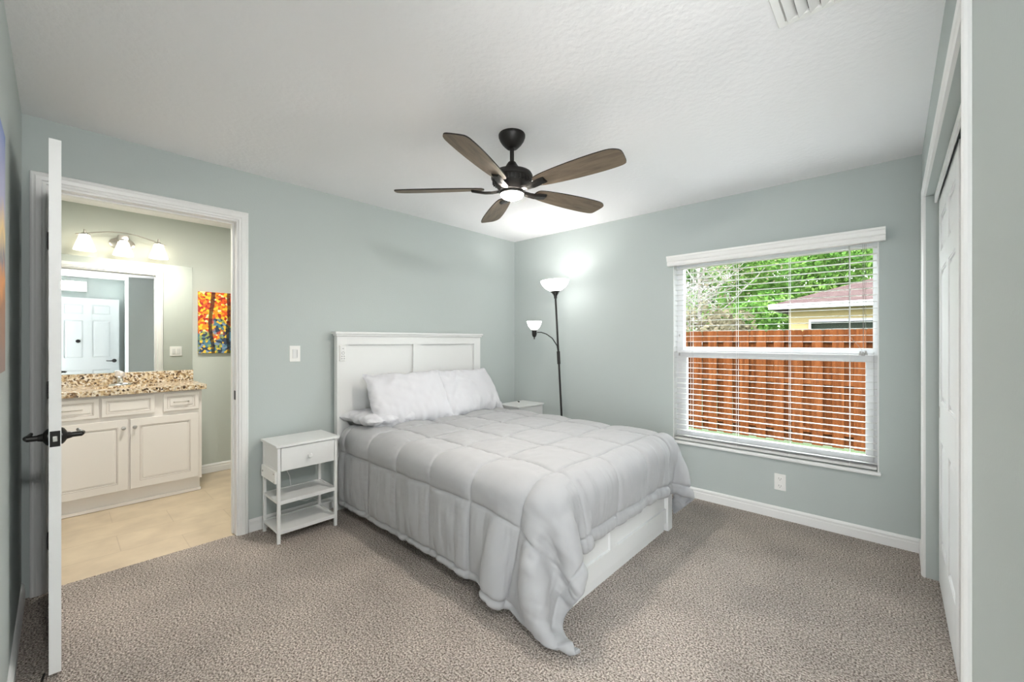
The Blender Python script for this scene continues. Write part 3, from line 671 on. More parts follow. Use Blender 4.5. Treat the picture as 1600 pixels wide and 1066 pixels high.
# ---------------------------------------------------------------- floor lamp
LB = Vector((.915, -.30, 0)); LT = Vector((.832, -.335, 1.735))
fl = thing('floor_lamp', LB, 'black torchiere floor lamp with reading arm, leaning behind the bed', 'floor lamp')
dv = (LT - LB); ax = dv.normalized(); q = ax.to_track_quat('Z', 'Y').to_matrix().to_4x4()
MB().lathe([(0, 0), (.125, 0), (.127, .008), (.115, .022), (.05, .030), (0, .032)], seg=40).make('lamp_base', 'black_metal', fl, 40)
MB().cyl((0, 0, .02), dv, .0105, .0095, seg=16).make('pole', 'black_metal', fl, True)
L = dv.length
MB().lathe([(0, L - .03), (.014, L - .03), (.016, L), (.022, L + .004), (.022, L + .012), (.030, L + .016), (.030, L + .026), (.042, L + .032), (.044, L + .042), (0, L + .046)], seg=28, mtx=q).make('shade_holder', 'black_metal', fl, 40)
MB().lathe([(.03, L + .040), (.060, L + .050), (.100, L + .078), (.125, L + .110), (.137, L + .142), (.133, L + .142), (.120, L + .112), (.096, L + .083), (.056, L + .055), (0, L + .046)], seg=40, mtx=q).make('bowl_shade', 'shade_glass', fl, 60)
MB().lathe([(0, L + .048), (.016, L + .052), (.024, L + .066), (.020, L + .082), (.010, L + .090), (0, L + .092)], seg=20, mtx=q).make('bulb', 'torch_bulb', fl, 60)
# reading arm towards the left of the camera view
ld = Vector((-.7376, -.6752, 0)); 
pj = dv * (1.14 / L) ; A0 = pj
arm = [A0 + Vector((0, 0, 0)), A0 + dv * .03 / 1 * .6 + Vector((0, 0, .03)), A0 + ld * .015 + Vector((0, 0, .115)), A0 + ld * .06 + Vector((0, 0, .185)), A0 + ld * .115 + Vector((0, 0, .225)), A0 + ld * .165 + Vector((0, 0, .243)), A0 + ld * .205 + Vector((0, 0, .243))]
arm[1] = A0 + Vector((-.003, 0, .05))
MB().tube(arm, [.010, .007, .0055, .005, .005, .005, .005], 10).cyl(A0 - dv * .035, A0 + dv * .035, .0155, seg=16).make('reading_arm', 'black_metal', fl, 40)
e = arm[-1] + ld * .028
MB().lathe([(0, -.068), (.006, -.064), (.004, -.050), (.017, -.040), (.023, -.020), (.023, .022), (0, .024)], seg=24, c=e).make('socket', 'black_metal', fl, 40)
MB().lathe([(.018, .022), (.034, .030), (.056, .058), (.070, .098), (.072, .104), (.068, .104), (.052, .062), (.030, .034), (0, .026)], seg=32, c=e).make('reading_shade', 'shade_glass', fl, 60)
MB().lathe([(0, .03), (.014, .035), (.022, .055), (.018, .075), (0, .084)], seg=16, c=e).make('bulb', 'reading_bulb', fl, 60)

# ---------------------------------------------------------------- nightstands
def nightstand(loc, rz, label, panel):
    """local: x 0 (wall side) .. .285 (front), y 0..-.0 to wide; origin at back left corner on the floor"""
    D, Wd, Ht = .285, .385, .616
    ns = thing('nightstand', loc, label, 'nightstand', rz=rz)
    for (x, y_) in ((0, 0), (D - .018, 0), (0, Wd - .018), (D - .018, Wd - .018)):
        MB().box(x, x + .018, y_, y_ + .018, 0, Ht, .0015).make('leg', 'furniture_white', ns)
    MB().box(-.008, D + .014, -.012, Wd + .012, Ht, Ht + .015, .002).make('tabletop', 'furniture_white', ns)
    MB().box(.002, D - .018, .003, .008, .470, Ht).box(.002, D - .018, Wd - .008, Wd - .003, .470, Ht).box(.002, .007, .01, Wd - .01, .470, Ht).box(.002, D - .02, .004, Wd - .004, .470, .476).box(0.01, D - .01, .002, .016, .462, .472).box(.01, D - .01, Wd - .016, Wd - .002, .462, .472).make('drawer_case', 'furniture_white', ns)
    dr = MB().box(D - .014, D + .002, .021, Wd - .021, .462, Ht - .005, .0015).make('drawer', 'furniture_white', ns)
    MB().lathe([(0, 0), (.006, 0), (.006, .010), (.013, .015), (.0155, .022), (.012, .029), (0, .031)], seg=24, c=(D + .002, Wd / 2, .535), mtx=Matrix.Rotation(PI / 2, 4, 'Y')).make('knob', 'furniture_white', dr, 40)
    for z in (.248, .058):
        MB().box(.004, D - .004, .004, Wd - .004, z + .004, z + .016).box(D - .016, D - .002, .016, Wd - .016, z, z + .024).box(.002, .014, .016, Wd - .016, z, z + .02).box(.016, D - .016, .003, .012, z + .004, z + .020).box(.016, D - .016, Wd - .012, Wd - .003, z + .004, z + .020).make('shelf', 'furniture_white', ns)
    if panel:
        op = MB().box(.010, D - .012, -.012, .004, .385, .462, .002).make('outlet_panel', 'plate_white', ns)
        for (x, z, r_) in ((.04, .425, .006), (.25, .445, .004), (.25, .395, .004)): MB().cyl((x, -.012, z), (x, -.015, z), r_, seg=12).make('screw', 'tassel_gray', op)
    return ns
n1_ = nightstand((.052, -2.620, 0), 0, 'white nightstand with drawer and two shelves between doorway and bed', True)
n2_ = nightstand((.150, -.415, 0), 0, 'white nightstand in the corner on the far side of the bed', False)
tag(MB().tube([(.028, -2.50, .44), (.026, -2.47, .40), (.030, -2.44, .33), (.028, -2.43, .24), (.030, -2.40, .15), (.034, -2.33, .12), (.032, -2.28, .13), (.030, -2.24, .10), (.03, -2.20, .02)], .003, 8).make('power_cable', 'cord_white', None, True), 'thin white power cable on the wall behind the left nightstand', 'cable')
tag(MB().tube([(.185, -.150, .636), (.205, -.165, .636), (.222, -.172, .636)], [.0045, .006, .007], 10).make('cable_end', 'black_metal', None, True), 'small black cable end lying on the corner nightstand', 'cable')

# ---------------------------------------------------------------- bed frame
bed = thing('bed', (1.1, -1.37, 0), 'white wooden panel bed frame with a tall two panel headboard', 'bed')
hb = MB(); y0, y1 = -2.120, -.622; X0, X1 = .035, .085
hb.box(X0, X1, y0, y0 + .085, 0, 1.335).box(X0, X1, y1 - .085, y1, 0, 1.335)
hb.box(X0, X1, y0 + .084, y1 - .084, 1.27, 1.335).box(X0, X1, y0 + .084, y1 - .084, .30, .42).box(X0, X1 , -1.432, -1.365, .42, 1.271)
hb.box(X0 + .01, X1 - .022, y0 + .08, y1 - .08, .40, 1.275)
hbo = wpart(hb, 'headboard', 'furniture_white', bed)
cp = MB().box(X0 - .012, X1 + .022, y0 - .020, y1 + .020, 1.352, 1.370, .003).box(X0 - .004, X1 + .012, y0 - .010, y1 + .010, 1.336, 1.352, .003)
wpart(cp, 'crown_rail', 'furniture_white', hbo)
fb = MB(); fy0_, fy1_ = -2.06, -.685; XF = 2.075
for (a, b_) in ((fy0_, fy0_ + .07), (fy1_ - .07, fy1_)): fb.box(XF - .045, XF + .018, a, b_, 0, .42)
fb.box(XF - .03, XF + .006, fy0_ + .07, fy1_ - .07, .052, .150, .002).box(XF - .03, XF + .006, fy0_ + .07, fy1_ - .07, .35, .42).box(XF - .03, XF + .006, -1.52, -1.44, .15, .35).box(XF - .02, XF - .008, fy0_ + .06, fy1_ - .06, .14, .36)
fb.box(XF - .03, XF - .004, fy0_ + .07, fy1_ - .09, .0, .05)
wpart(fb, 'footboard', 'furniture_white', bed)
for (a, b_) in ((-2.108, -2.083), (-.665, -.64)):
    wpart(MB().box(.085, XF - .03, a, b_, .12, .33, .002), 'side_rail', 'furniture_white', bed)
wpart(MB().box(.09, XF - .035, -2.08, -.67, .25, .30), 'slat_platform', 'furniture_white', bed)
mt_ = MB().box(.095, XF - .03, -2.075, -.675, .302, .605, .05)
tag(mt_.make('mattress', 'mattress_white', None, 40), 'white mattress on the bed frame under the grey comforter', 'mattress')
rc = thing('fan_remote', (.085, -2.082, 1.205), 'white remote control in a holder on the headboard left post', 'remote control')
MB().box(.0, .014, -.022, .022, -.062, .060, .003).make('remote_holder', 'plate_white', rc)
rb = MB().box(.013, .020, -.018, .018, -.055, .057, .003).make('remote_body', 'furniture_white', rc)
m_ = MB()
for (y_, z) in ((0, .035), (-.009, -.025), (.009, -.025), (-.009, -.042), (.009, -.042)): m_.box(.0195, .0212, y_ - .005, y_ + .005, z - .004, z + .004, .0005)
m_.lathe([(.008, 0), (.012, 0), (.012, .002), (.008, .002)], seg=20, c=(.0195, 0, 0), mtx=Matrix.Rotation(PI / 2, 4, 'Y'))
m_.make('buttons', 'button_gray', rb)

# ---------------------------------------------------------------- cloth
def colour_edges(E, nv):
    used = [0] * nv; groups = {}
    for i, (a, b_) in enumerate(E):
        m_ = used[a] | used[b_]; c = 0
        while m_ >> c & 1: c += 1
        used[a] |= 1 << c; used[b_] |= 1 << c; groups.setdefault(c, []).append(i)
    return [np.array(g_) for g_ in groups.values()]
def solve(P, groups, E, L, K, inv, only_far=None):
    for g_ in groups:
        a, b_ = E[g_, 0], E[g_, 1]
        d = P[b_] - P[a]; l = np.sqrt((d * d).sum(1)) + 1e-9
        s_ = K[g_] * (l - L[g_]) / l
        w = inv[a] + inv[b_]; w[w == 0] = 1
        d *= (s_ / w)[:, None]
        P[a] += d * inv[a][:, None]; P[b_] -= d * inv[b_][:, None]

def comforter():
    rng = np.random.RandomState(4)
    x0, x1, y0, y1 = .135, 2.395, -2.600, -.38
    h = .0375; nx = int((x1 - x0) / h) + 1; ny = int((y1 - y0) / h) + 1
    gx = np.linspace(x0, x1, nx); gy = np.linspace(y0, y1, ny)
    X, Y = np.meshgrid(gx, gy, indexing='ij')
    ZT = .640
    P = np.stack([X, Y, np.full_like(X, ZT)], -1).reshape(-1, 3)
    # start with the long sides already hanging, so the foot corner folds down inside the side plane
    o1 = np.maximum(0, -2.145 - P[:, 1]); P[:, 1] = np.maximum(P[:, 1], -2.145); P[:, 2] -= o1
    o2 = np.maximum(0, P[:, 1] + .605); P[:, 1] = np.minimum(P[:, 1], -.605); P[:, 2] -= o2
    P[:, 2] += rng.uniform(-.002, .002, len(P))
    idx = np.arange(nx * ny).reshape(nx, ny); E = []; K = []
    def ad(a, b_, k):
        E.extend(zip(a.ravel().tolist(), b_.ravel().tolist())); K.extend([k] * a.size)
    ad(idx[:-1], idx[1:], 1.0); ad(idx[:, :-1], idx[:, 1:], 1.0)
    ad(idx[:-1, :-1], idx[1:, 1:], .45); ad(idx[1:, :-1], idx[:-1, 1:], .45)
    ad(idx[:-2], idx[2:], .03); ad(idx[:, :-2], idx[:, 2:], .03)
    ad(idx[:-4], idx[4:], .006); ad(idx[:, :-4], idx[:, 4:], .006)
    E = np.array(E); K = np.array(K); L = np.sqrt(((P[E[:, 0]] - P[E[:, 1]]) ** 2).sum(1))
    rest = np.stack([X.ravel(), Y.ravel()], -1); L = np.sqrt(((rest[E[:, 0]] - rest[E[:, 1]]) ** 2).sum(1))
    G = colour_edges(E.tolist(), nx * ny)
    inv = np.ones(nx * ny)
    top = (X.ravel() < 1.85) & (Y.ravel() > -1.95) & (Y.ravel() < -.80); inv[top] = 0
    V = np.zeros_like(P)
    # collider: rounded box
    rad = .085; lo = np.array([-.5, -2.105, .0]) + rad; hi = np.array([2.105, -.645, .615]) - rad; hi[2] = .615 - rad; lo[2] = -.5
    off = .022; YW = -2.205
    dt = 1 / 60
    for it in range(230):
        V[:, 2] -= 9.8 * dt
        V *= .965 if it < 170 else .90
        Q = P + V * dt * inv[:, None]
        for _ in range(7):
            solve(Q, G, E, L, K, inv)
            c = np.clip(Q, lo, hi); d = Q - c; l = np.sqrt((d * d).sum(1)); inside = l < rad + off
            l2 = np.maximum(l, 1e-6); tgt = c + d / l2[:, None] * (rad + off)
            deep = inside & (l < 1e-5); tgt[deep] = Q[deep] + [0, 0, .02]
            mv = inside & (inv > 0); Q[mv] = tgt[mv]
            fl_ = Q[:, 2] < .016; Q[fl_, 2] = .016
            if it < 400:
                wl = Q[:, 1] < YW; Q[wl, 1] = YW
        # friction where in contact
        V = (Q - P) / dt
        c = np.clip(Q, lo, hi); l = np.sqrt(((Q - c) ** 2).sum(1)); V[l < rad + off + .002] *= .80
        V[Q[:, 2] < .018] *= .5
        P = Q
    G3 = P.reshape(nx, ny, 3)
    # upsample with Catmull-Rom
    F = 7
    def up(A):
        n = A.shape[0]; pad = np.concatenate([2 * A[:1] - A[1:2], A, 2 * A[-1:] - A[-2:-1]], 0)
        out = []
        for k in range((n - 1) * F + 1):
            s_ = k / F; i = min(int(s_), n - 2); f = s_ - i
            p0, p1_, p2, p3 = pad[i], pad[i + 1], pad[i + 2], pad[min(i + 3, n + 1)]
            out.append(.5 * ((2 * p1_) + (-p0 + p2) * f + (2 * p0 - 5 * p1_ + 4 * p2 - p3) * f * f + (-p0 + 3 * p1_ - 3 * p2 + p3) * f ** 3))
        return np.array(out)
    U = up(G3); U = np.swapaxes(up(np.swapaxes(U, 0, 1)), 0, 1)
    Nx, Ny = U.shape[:2]
    sx = np.linspace(x0, x1, Nx)[:, None] * np.ones((1, Ny)); sy = np.linspace(y0, y1, Ny)[None] * np.ones((Nx, 1))
    tx = np.gradient(U, axis=0); ty = np.gradient(U, axis=1); nrm = np.cross(tx, ty); nrm /= np.linalg.norm(nrm, axis=2, keepdims=True) + 1e-9
    px, py = .350, .345; fx = (sx - .225) / px; fy = (sy + 2.215) / py
    ax_ = np.abs(fx - np.round(fx)) * px; ay_ = np.abs(fy - np.round(fy)) * py    # distance to nearest seams
    ex = np.minimum(sx - x0, x1 - sx); ey = np.minimum(sy - y0, y1 - sy)
    ax_ = np.minimum(ax_, ex); ay_ = np.minimum(ay_, ey)
    prof = lambda d: 1 - np.exp(-d / .013)
    qf = lambda d: .55 * (1 - np.exp(-np.maximum(d - .0026, 0) / .0045)) + .45 * (1 - np.exp(-d / .05))
    puff = .034 * qf(ax_) * qf(ay_) * (.75 + .25 * np.sin(PI * np.clip(ax_ / (px / 2), 0, 1) / 2) * np.sin(PI * np.clip(ay_ / (py / 2), 0, 1) / 2))
    def noise(sx_, sy_, cx, cy, seed):
        r = np.random.RandomState(seed); g_ = r.uniform(-1, 1, (200, 200))
        u = sx_ / cx; v = sy_ / cy; u -= u.min(); v -= v.min()
        i = u.astype(int) % 199; j = v.astype(int) % 199; f = u % 1; k = v % 1; f = f * f * (3 - 2 * f); k = k * k * (3 - 2 * k)
        return g_[i, j] * (1 - f) * (1 - k) + g_[i + 1, j] * f * (1 - k) + g_[i, j + 1] * (1 - f) * k + g_[i + 1, j + 1] * f * k
    puff *= 1 - .55 * np.clip((-2.12 - sy) / .1, 0, 1) * np.clip((sx - 2.08) / .1, 0, 1)
    side = np.clip((-2.19 - sy) / .06, 0, 1); foot = np.clip((sx - 2.04) / .06, 0, 1)
    fade_s = side * np.clip((ax_) / .03, 0, 1); fade_f = foot * np.clip(ay_ / .03, 0, 1)
    wr = .0085 * noise(sx, sy, .05, .30, 1) * fade_s * (1 - foot) + .009 * noise(sx, sy, .28, .045, 2) * fade_f * (1 - side * .5)
    wr += .0025 * noise(sx, sy, .018, .10, 3) * fade_s + .0025 * noise(sx, sy, .10, .018, 5) * fade_f
    # puckers beside the seams and soft broad dimples on the top
    wr += .0022 * noise(sx, sy, .016, .06, 6) * np.exp(-ay_ / .045) * np.clip(ay_ / .008, 0, 1) + .0022 * noise(sx, sy, .06, .016, 7) * np.exp(-ax_ / .045) * np.clip(ax_ / .008, 0, 1)
    wr += .0055 * noise(sx, sy, .11, .13, 8) + .0015 * noise(sx, sy, .04, .05, 9)
    U = U + nrm * (puff + wr)[..., None]
    U[..., 2] = np.maximum(U[..., 2], .012)
    me = bpy.data.meshes.new('comforter')
    ii = np.arange(Nx * Ny).reshape(Nx, Ny)
    f = np.stack([ii[:-1, :-1], ii[1:, :-1], ii[1:, 1:], ii[:-1, 1:]], -1).reshape(-1, 4)
    me.from_pydata(U.reshape(-1, 3).tolist(), [], f.tolist()); me.update()
    me.polygons.foreach_set('use_smooth', [True] * len(me.polygons)); me.materials.append(M['comforter_fabric'])
    o = bpy.data.objects.new('comforter', me); C.objects.link(o)
    md = o.modifiers.new('thickness', 'SOLIDIFY'); md.thickness = .014; md.offset = -1
    tag(o, 'light grey quilted comforter draped over the bed, corner falling to the carpet', 'comforter')
    return o
comforter()

def pillow(name, wd, ht, seed, press, label, mtx, group=None):
    rng = np.random.RandomState(seed); nx, ny = 57, 41
    X, Y = np.meshgrid(np.linspace(-wd / 2, wd / 2, nx), np.linspace(-ht / 2, ht / 2, ny), indexing='ij')
    top = np.arange(nx * ny).reshape(nx, ny); bot = top.copy(); n = nx * ny
    for i in range(1, nx - 1):
        for j_ in range(1, ny - 1): bot[i, j_] = n; n += 1
    P = np.zeros((n, 3)); bump_ = .02 * np.cos(X / wd * PI) * np.cos(Y / ht * PI)
    P[bot.ravel()] = np.stack([X, Y, -bump_], -1).reshape(-1, 3); P[top.ravel()] = np.stack([X, Y, bump_], -1).reshape(-1, 3)
    R0 = P.copy(); R0[:, 2] = 0
    P += rng.normal(0, .0025, P.shape)
    K = {}
    for gidx in (top, bot):
        for a, b_, k in ((gidx[:-1], gidx[1:], 1.), (gidx[:, :-1], gidx[:, 1:], 1.), (gidx[:-1, :-1], gidx[1:, 1:], .25), (gidx[1:, :-1], gidx[:-1, 1:], .25), (gidx[:-2], gidx[2:], .05), (gidx[:, :-2], gidx[:, 2:], .05)):
            for p_, q_ in zip(a.ravel().tolist(), b_.ravel().tolist()):
                K[(min(p_, q_), max(p_, q_))] = k
    E = np.array(list(K.keys())); Kk = np.array(list(K.values()))
    L = np.sqrt(((R0[E[:, 0]] - R0[E[:, 1]]) ** 2).sum(1)); bd = np.zeros(n, bool); bd[top[0]] = bd[top[-1]] = bd[top[:, 0]] = bd[top[:, -1]] = True
    L[bd[E[:, 0]] & bd[E[:, 1]]] *= .90
    G = colour_edges(E.tolist(), n); inv = np.ones(n)
    F = []
    for gidx, flip in ((top, 0), (bot, 1)):
        q_ = np.stack([gidx[:-1, :-1], gidx[1:, :-1], gidx[1:, 1:], gidx[:-1, 1:]], -1).reshape(-1, 4)
        F.append(q_[:, ::-1] if flip else q_)
    F = np.concatenate(F); V = np.zeros_like(P); dt = 1 / 60
    for it in range(110):
        nf = np.cross(P[F[:, 2]] - P[F[:, 0]], P[F[:, 3]] - P[F[:, 1]]) * .5
        fn = np.zeros_like(P)
        for k in range(4): np.add.at(fn, F[:, k], nf / 4)
        vol = (P[F].mean(1) * nf).sum() / 3
        V += fn * press * max(0, 1 - vol / (wd * ht * .125)) * dt
        V *= .90
        Q = P + V * dt
        for _ in range(6): solve(Q, G, E, L, Kk, inv)
        V = (Q - P) / dt; P = Q
    gx, gy = R0[:, 0], R0[:, 1]; gr = rng.uniform(-1, 1, (4, 90, 90))
    def nz_(k, cx, cy, ang):
        c_, s_ = math.cos(ang), math.sin(ang); u = (gx * c_ + gy * s_ + 1) / cx; v = (-gx * s_ + gy * c_ + 1) / cy
        i = u.astype(int) % 89; j = v.astype(int) % 89; f = u % 1; q = v % 1; f = f * f * (3 - 2 * f); q = q * q * (3 - 2 * q); g_ = gr[k]
        return g_[i, j] * (1 - f) * (1 - q) + g_[i + 1, j] * f * (1 - q) + g_[i, j + 1] * (1 - f) * q + g_[i + 1, j + 1] * f * q
    nf = np.cross(P[F[:, 2]] - P[F[:, 0]], P[F[:, 3]] - P[F[:, 1]]); vn = np.zeros_like(P)
    for k in range(4): np.add.at(vn, F[:, k], nf)
    vn /= np.linalg.norm(vn, axis=1)[:, None] + 1e-9
    low = np.clip(-gy / (ht / 2), 0, 1); upp = 1 - low
    wk = .016 * nz_(0, .036, .20, .15) * low + .015 * nz_(1, .05, .26, 1.15) * upp * np.clip(-gx / wd * 2 + .4, 0, 1) + .009 * nz_(2, .05, .20, -.7) + .003 * nz_(3, .03, .05, 0)
    P = P + vn * wk[:, None]
    me = bpy.data.meshes.new(name); me.from_pydata(P.tolist(), [], F.tolist()); me.update()
    me.polygons.foreach_set('use_smooth', [True] * len(me.polygons)); me.materials.append(M['pillow_fabric'])
    o = bpy.data.objects.new(name, me); C.objects.link(o); o.matrix_world = mtx
    md = o.modifiers.new('sub', 'SUBSURF'); md.levels = 1; md.render_levels = 2
    return tag(o, label, 'pillow', group)
def pm(loc, lean, yaw, roll=0):
    """pillow local x = width -> world y, local y = height -> up, lean back from vertical"""
    base = Matrix(((0, 0, 1, 0), (1, 0, 0, 0), (0, 1, 0, 0), (0, 0, 0, 1)))
    return Matrix.Translation(loc) @ Matrix.Rotation(R(yaw), 4, 'Z') @ Matrix.Rotation(R(-lean), 4, 'Y') @ Matrix.Rotation(R(roll), 4, 'X') @ base
pillow('pillow', .74, .50, 3, 3000, 'plump white pillow leaning on the headboard, nearer the doorway', pm((.345, -1.640, .842), 30, -4))
pillow('pillow', .76, .50, 8, 3000, 'plump white pillow leaning on the headboard, nearer the window', pm((.325, -1.000, .840), 33, 5, -1))
pillow('pillow', .68, .46, 12, 2200, 'flat white pillow lying beneath the leaning one nearer the doorway', Matrix.Translation((.265, -1.755, .712)) @ Matrix.Rotation(R(4), 4, 'Z') @ Matrix.Rotation(R(90), 4, 'Z') @ Matrix.Diagonal((1, 1, .8, 1)))

# cord on the carpet behind the bathroom door
tag(MB().tube([(.80, -3.60, .008), (1.00, -3.625, .008), (1.15, -3.640, .008), (1.4, -3.655, .008), (1.7, -3.66, .008)], .004, 8).make('charging_cable', 'black_metal', None, True), 'thin black cord on the carpet behind the open bathroom door', 'cord')

# ---------------------------------------------------------------- outside
ZG = -.32
w = MB().box(-30, 34, .16, 45, ZG - .1, ZG); struct(w, 'ground', 'grass_ground', label='grass outside the window', cat='ground')
fe = thing('wooden_fence', (3, 4.3, ZG), 'orange stained wooden board fence across the yard', 'fence')
rn = random.Random(5); m_ = MB(); x = -4.0; k = 0
while x < 7.5:
    wd = .138
    y_ = 4.30 if k % 2 == 0 else 4.37
    h_ = 1.80 + rn.uniform(-.008, .008)
    m_.prism([(x, ZG + .02), (x + wd, ZG + .02), (x + wd, ZG + h_ - .03), (x + wd - .03, ZG + h_), (x + .03, ZG + h_), (x, ZG + h_ - .03)], 'y', y_, y_ + .018)
    x += wd - .012 if k % 2 == 0 else wd - .012
    k += 1
wpart(m_, 'boards', 'fence_wood', fe)
for z in (.2, .95, 1.6): wpart(MB().box(-4, 7.5, 4.3195, 4.368, ZG + z, ZG + z + .08), 'rail', 'fence_wood', fe)
ho = thing('neighbor_house', (4.5, 12, ZG), 'pale yellow house with a brown hip roof behind the fence', 'house')
m_ = MB(); hx0, hx1, hy0, hy1, hz = 1.14, 11, 9.9, 14.5, 2.22
m_.box(hx0, 1.62, hy0, hy0 + .2, ZG, hz).box(4.3, hx1, hy0, hy0 + .2, ZG, hz).box(1.62, 4.3, hy0, hy0 + .2, 1.86, hz).box(1.62, 4.3, hy0, hy0 + .2, ZG, .9)
m_.box(hx0, hx0 + .2, hy0 + .2, hy1, ZG, hz).box(hx0, hx1, hy1, hy1 + .2, ZG, hz)
wpart(m_, 'wall', 'stucco_yellow', ho)
wpart(MB().box(1.60, 4.32, hy0 - .03, hy0, 1.80, 1.87).box(1.58, 1.63, hy0 - .03, hy0, .9, 1.87), 'window_trim', 'fascia_dimmed', ho)
wpart(MB().box(1.62, 4.3, hy0 + .12, hy0 + .14, .9, 1.86), 'window_glass', 'dark_glass', ho)
t = bmesh.new(); e0, e1, f0, f1, ez = .78, 11.4, 9.45, 15.0, 2.27
hp = 2.5; rz_ = ez + .95
v = [t.verts.new(p) for p in ((e0, f0, ez), (e1, f0, ez), (e1, f1, ez), (e0, f1, ez), (e0 + hp, (f0 + f1) / 2, rz_), (e1 - hp, (f0 + f1) / 2, rz_))]
for f in ((0, 1, 5, 4), (1, 2, 5), (2, 3, 4, 5), (3, 0, 4), (3, 2, 1, 0)): t.faces.new([v[i] for i in f])
bmesh.ops.recalc_face_normals(t, faces=t.faces); m_ = MB(); m_.add(t); wpart(m_, 'roof', 'shingle', ho)
wpart(MB().box(e0 - .04, e1, f0 - .05, f0 + .04, ez - .13, ez + .01, .01).box(e0 - .04, e0 + .04, f0, f1, ez - .13, ez + .01).box(e0, e1, f0, f0 + .5, ez - .10, ez - .07), 'fascia', 'fascia_dimmed', ho)
wpart(MB().box(3.28, 3.85, 11.9, 12.4, 3.15, 3.27), 'roof_vent', 'dark_gap', ho)
hd = thing('hedge', (2.8, 9.5, ZG), 'dark green hedge in front of the yellow house window', 'hedge')

def leaf_cloud(blobs, n, s0, s1, seed):
    r = np.random.RandomState(seed); vs = []; 
    wts = np.array([b_[1] ** 2 for b_ in blobs]); wts /= wts.sum()
    ch = r.choice(len(blobs), n, p=wts)
    cen = np.array([b_[0] for b_ in blobs])[ch]; rad = np.array([b_[1] for b_ in blobs])[ch]
    d = r.normal(0, 1, (n, 3)); d /= np.linalg.norm(d, axis=1)[:, None]
    d[:, 2] *= .8
    p = cen + d * (rad * r.uniform(.55, 1.05, n) ** .6)[:, None]
    a = r.normal(0, 1, (n, 3)); a /= np.linalg.norm(a, axis=1)[:, None]
    b_ = np.cross(a, r.normal(0, 1, (n, 3))); b_ /= np.linalg.norm(b_, axis=1)[:, None]
    s_ = r.uniform(s0, s1, n)[:, None]
    V = np.stack([p - a * s_, p + b_ * s_ * .45, p + a * s_, p - b_ * s_ * .45], 1).reshape(-1, 3)
    F = np.arange(n * 4).reshape(n, 4)
    return V, F
def cloud_obj(name, V, F, m_, parent):
    me = bpy.data.meshes.new(name); me.from_pydata(V.tolist(), [], F.tolist()); me.update(); me.materials.append(M[m_])
    o = bpy.data.objects.new(name, me); C.objects.link(o); o.parent = parent; return o
V_, F_ = leaf_cloud([((x * .45 - 1.3, 0, 1.2 + .1 * math.sin(x * 2.1)), .55) for x in range(7)] + [((x * .45 - 1.3, 0, .5), .5) for x in range(7)], 2600, .05, .10, 3)
cloud_obj('foliage', V_, F_, 'leaf_dark', hd)

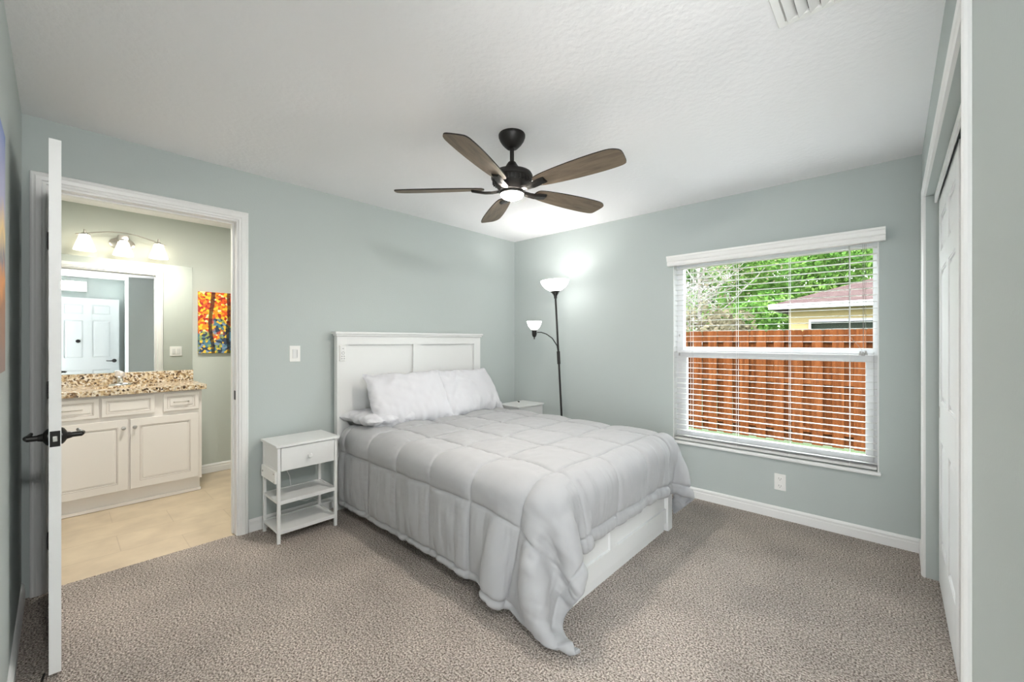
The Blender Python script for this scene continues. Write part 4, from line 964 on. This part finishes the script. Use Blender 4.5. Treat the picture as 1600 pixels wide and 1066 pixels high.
def tree(name, loc, label, leaf, bark, hgt, crown, n, seed, bare=False, group='trees beyond the fence', low=.3):
    t_ = thing(name, loc, label, 'tree', group); r = random.Random(seed)
    m_ = MB(); tips = []
    pts = [(0, 0, 0)]
    for k in range(1, 6): pts.append((pts[-1][0] + r.uniform(-.12, .12), pts[-1][1] + r.uniform(-.12, .12), hgt * k / 5 * .92))
    m_.tube(pts, [.11 * hgt / 7 * (1 - k * .17) for k in range(6)], 8)
    nb = 26 if bare else 14
    for k in range(nb):
        f = low + (1 - low) * k / nb * .95; s_ = f * 5 * .92; i = min(int(f * 5), 4); fr_ = f * 5 - i
        b0 = Vector(pts[i]).lerp(Vector(pts[i + 1]), fr_); a = r.uniform(0, 2 * PI); ln = crown * (1.15 - .6 * f) * r.uniform(.7, 1.1)
        d = Vector((math.cos(a), math.sin(a), r.uniform(.35, .9 if bare else .6)))
        b1 = b0 + d * ln * .5 + Vector((0, 0, r.uniform(-.1, .1))); b2 = b1 + (d + Vector((r.uniform(-.4, .4), r.uniform(-.4, .4), .2))) * ln * .5
        m_.tube([b0, b1, b2], [.035, .022, .007], 5); tips += [(b1, ln * .42), (b2, ln * .38)]
        if bare:
            for q_ in range(6):
                b3 = b0.lerp(b2, r.uniform(.3, 1)); dd = Vector((r.uniform(-1, 1), r.uniform(-1, 1), r.uniform(.1, 1))).normalized()
                b4 = b3 + dd * r.uniform(.4, .9); m_.tube([b3, b4], [.012, .004], 4)
                for z_ in range(3):
                    b5 = b3.lerp(b4, r.uniform(.3, 1)); m_.tube([b5, b5 + Vector((r.uniform(-1, 1), r.uniform(-1, 1), r.uniform(0, 1))).normalized() * r.uniform(.2, .45)], [.006, .003], 3)
    m_.make('trunk', bark, t_)
    if leaf:
        V, F = leaf_cloud([(tuple(p), max(q_, .25)) for p, q_ in tips] + [((0, 0, hgt * .93), crown * .35)], n, .05, .13 if not bare else .07, seed)
        cloud_obj('foliage', V, F, leaf, t_)
    return t_
tree('green_tree', (-1.8, 15.5, ZG), 'bright green leafy tree beyond the fence, left of the yellow house roof', 'leaf_bright', 'bark', 7.0, 2.7, 16000, 1, low=.15)
tree('green_tree', (1.6, 17.5, ZG), 'tall bright green tree rising behind the left end of the house roof', 'leaf_bright', 'bark', 8.4, 2.9, 16000, 2, low=.2)
tree('green_tree', (5.0, 18.5, ZG), 'tall bright green tree behind the roof at the right side of the window', 'leaf_bright', 'bark', 8.6, 3.0, 16000, 6, low=.2)
tree('dark_tree', (-6.2, 15.5, ZG), 'dark green tree low behind the bare trunks at the left of the window', 'leaf_dark', 'bark', 5.4, 2.2, 6500, 4, low=.15)
tree('bare_tree', (-3.2, 11.0, ZG), 'pale bare branching tree, leftmost through the window', None, 'pale_bark', 6.2, 2.2, 0, 5, bare=True, low=.2)
tree('bare_tree', (-1.9, 12.2, ZG), 'pale bare tree left of the bright green foliage, second through the window', 'leaf_dry', 'pale_bark', 6.6, 2.2, 900, 7, bare=True, low=.2)
tree('dry_shrub', (-1.0, 9.8, ZG), 'brown and olive shrub just above the fence top left of the house', 'leaf_dry', 'pale_bark', 2.6, 1.5, 3200, 8, group='shrubs beyond the fence', low=.1)
tree('dry_shrub', (-4.6, 11.5, ZG), 'olive shrub above the fence top at the left of the window', 'leaf_dark', 'bark', 2.8, 1.6, 3200, 9, group='shrubs beyond the fence', low=.1)
w = MB()
V_, F_ = leaf_cloud([((-16 + 1.7 * k, 24 + (k * 7 % 3), 2.2 + (k * 5 % 4) * .35), 2.1) for k in range(22)] + [((-16 + 1.9 * k, 27 + (k * 5 % 3), 5.4 + (k * 3 % 4) * .5), 2.2) for k in range(19)], 60000, .10, .24, 17)
me = bpy.data.meshes.new('treeline'); me.from_pydata(V_.tolist(), [], F_.tolist()); me.materials.append(M['leaf_dark'])
tl = bpy.data.objects.new('treeline', me); C.objects.link(tl); tag(tl, 'dark green woods far behind the neighbouring house', 'woods', kind='stuff')
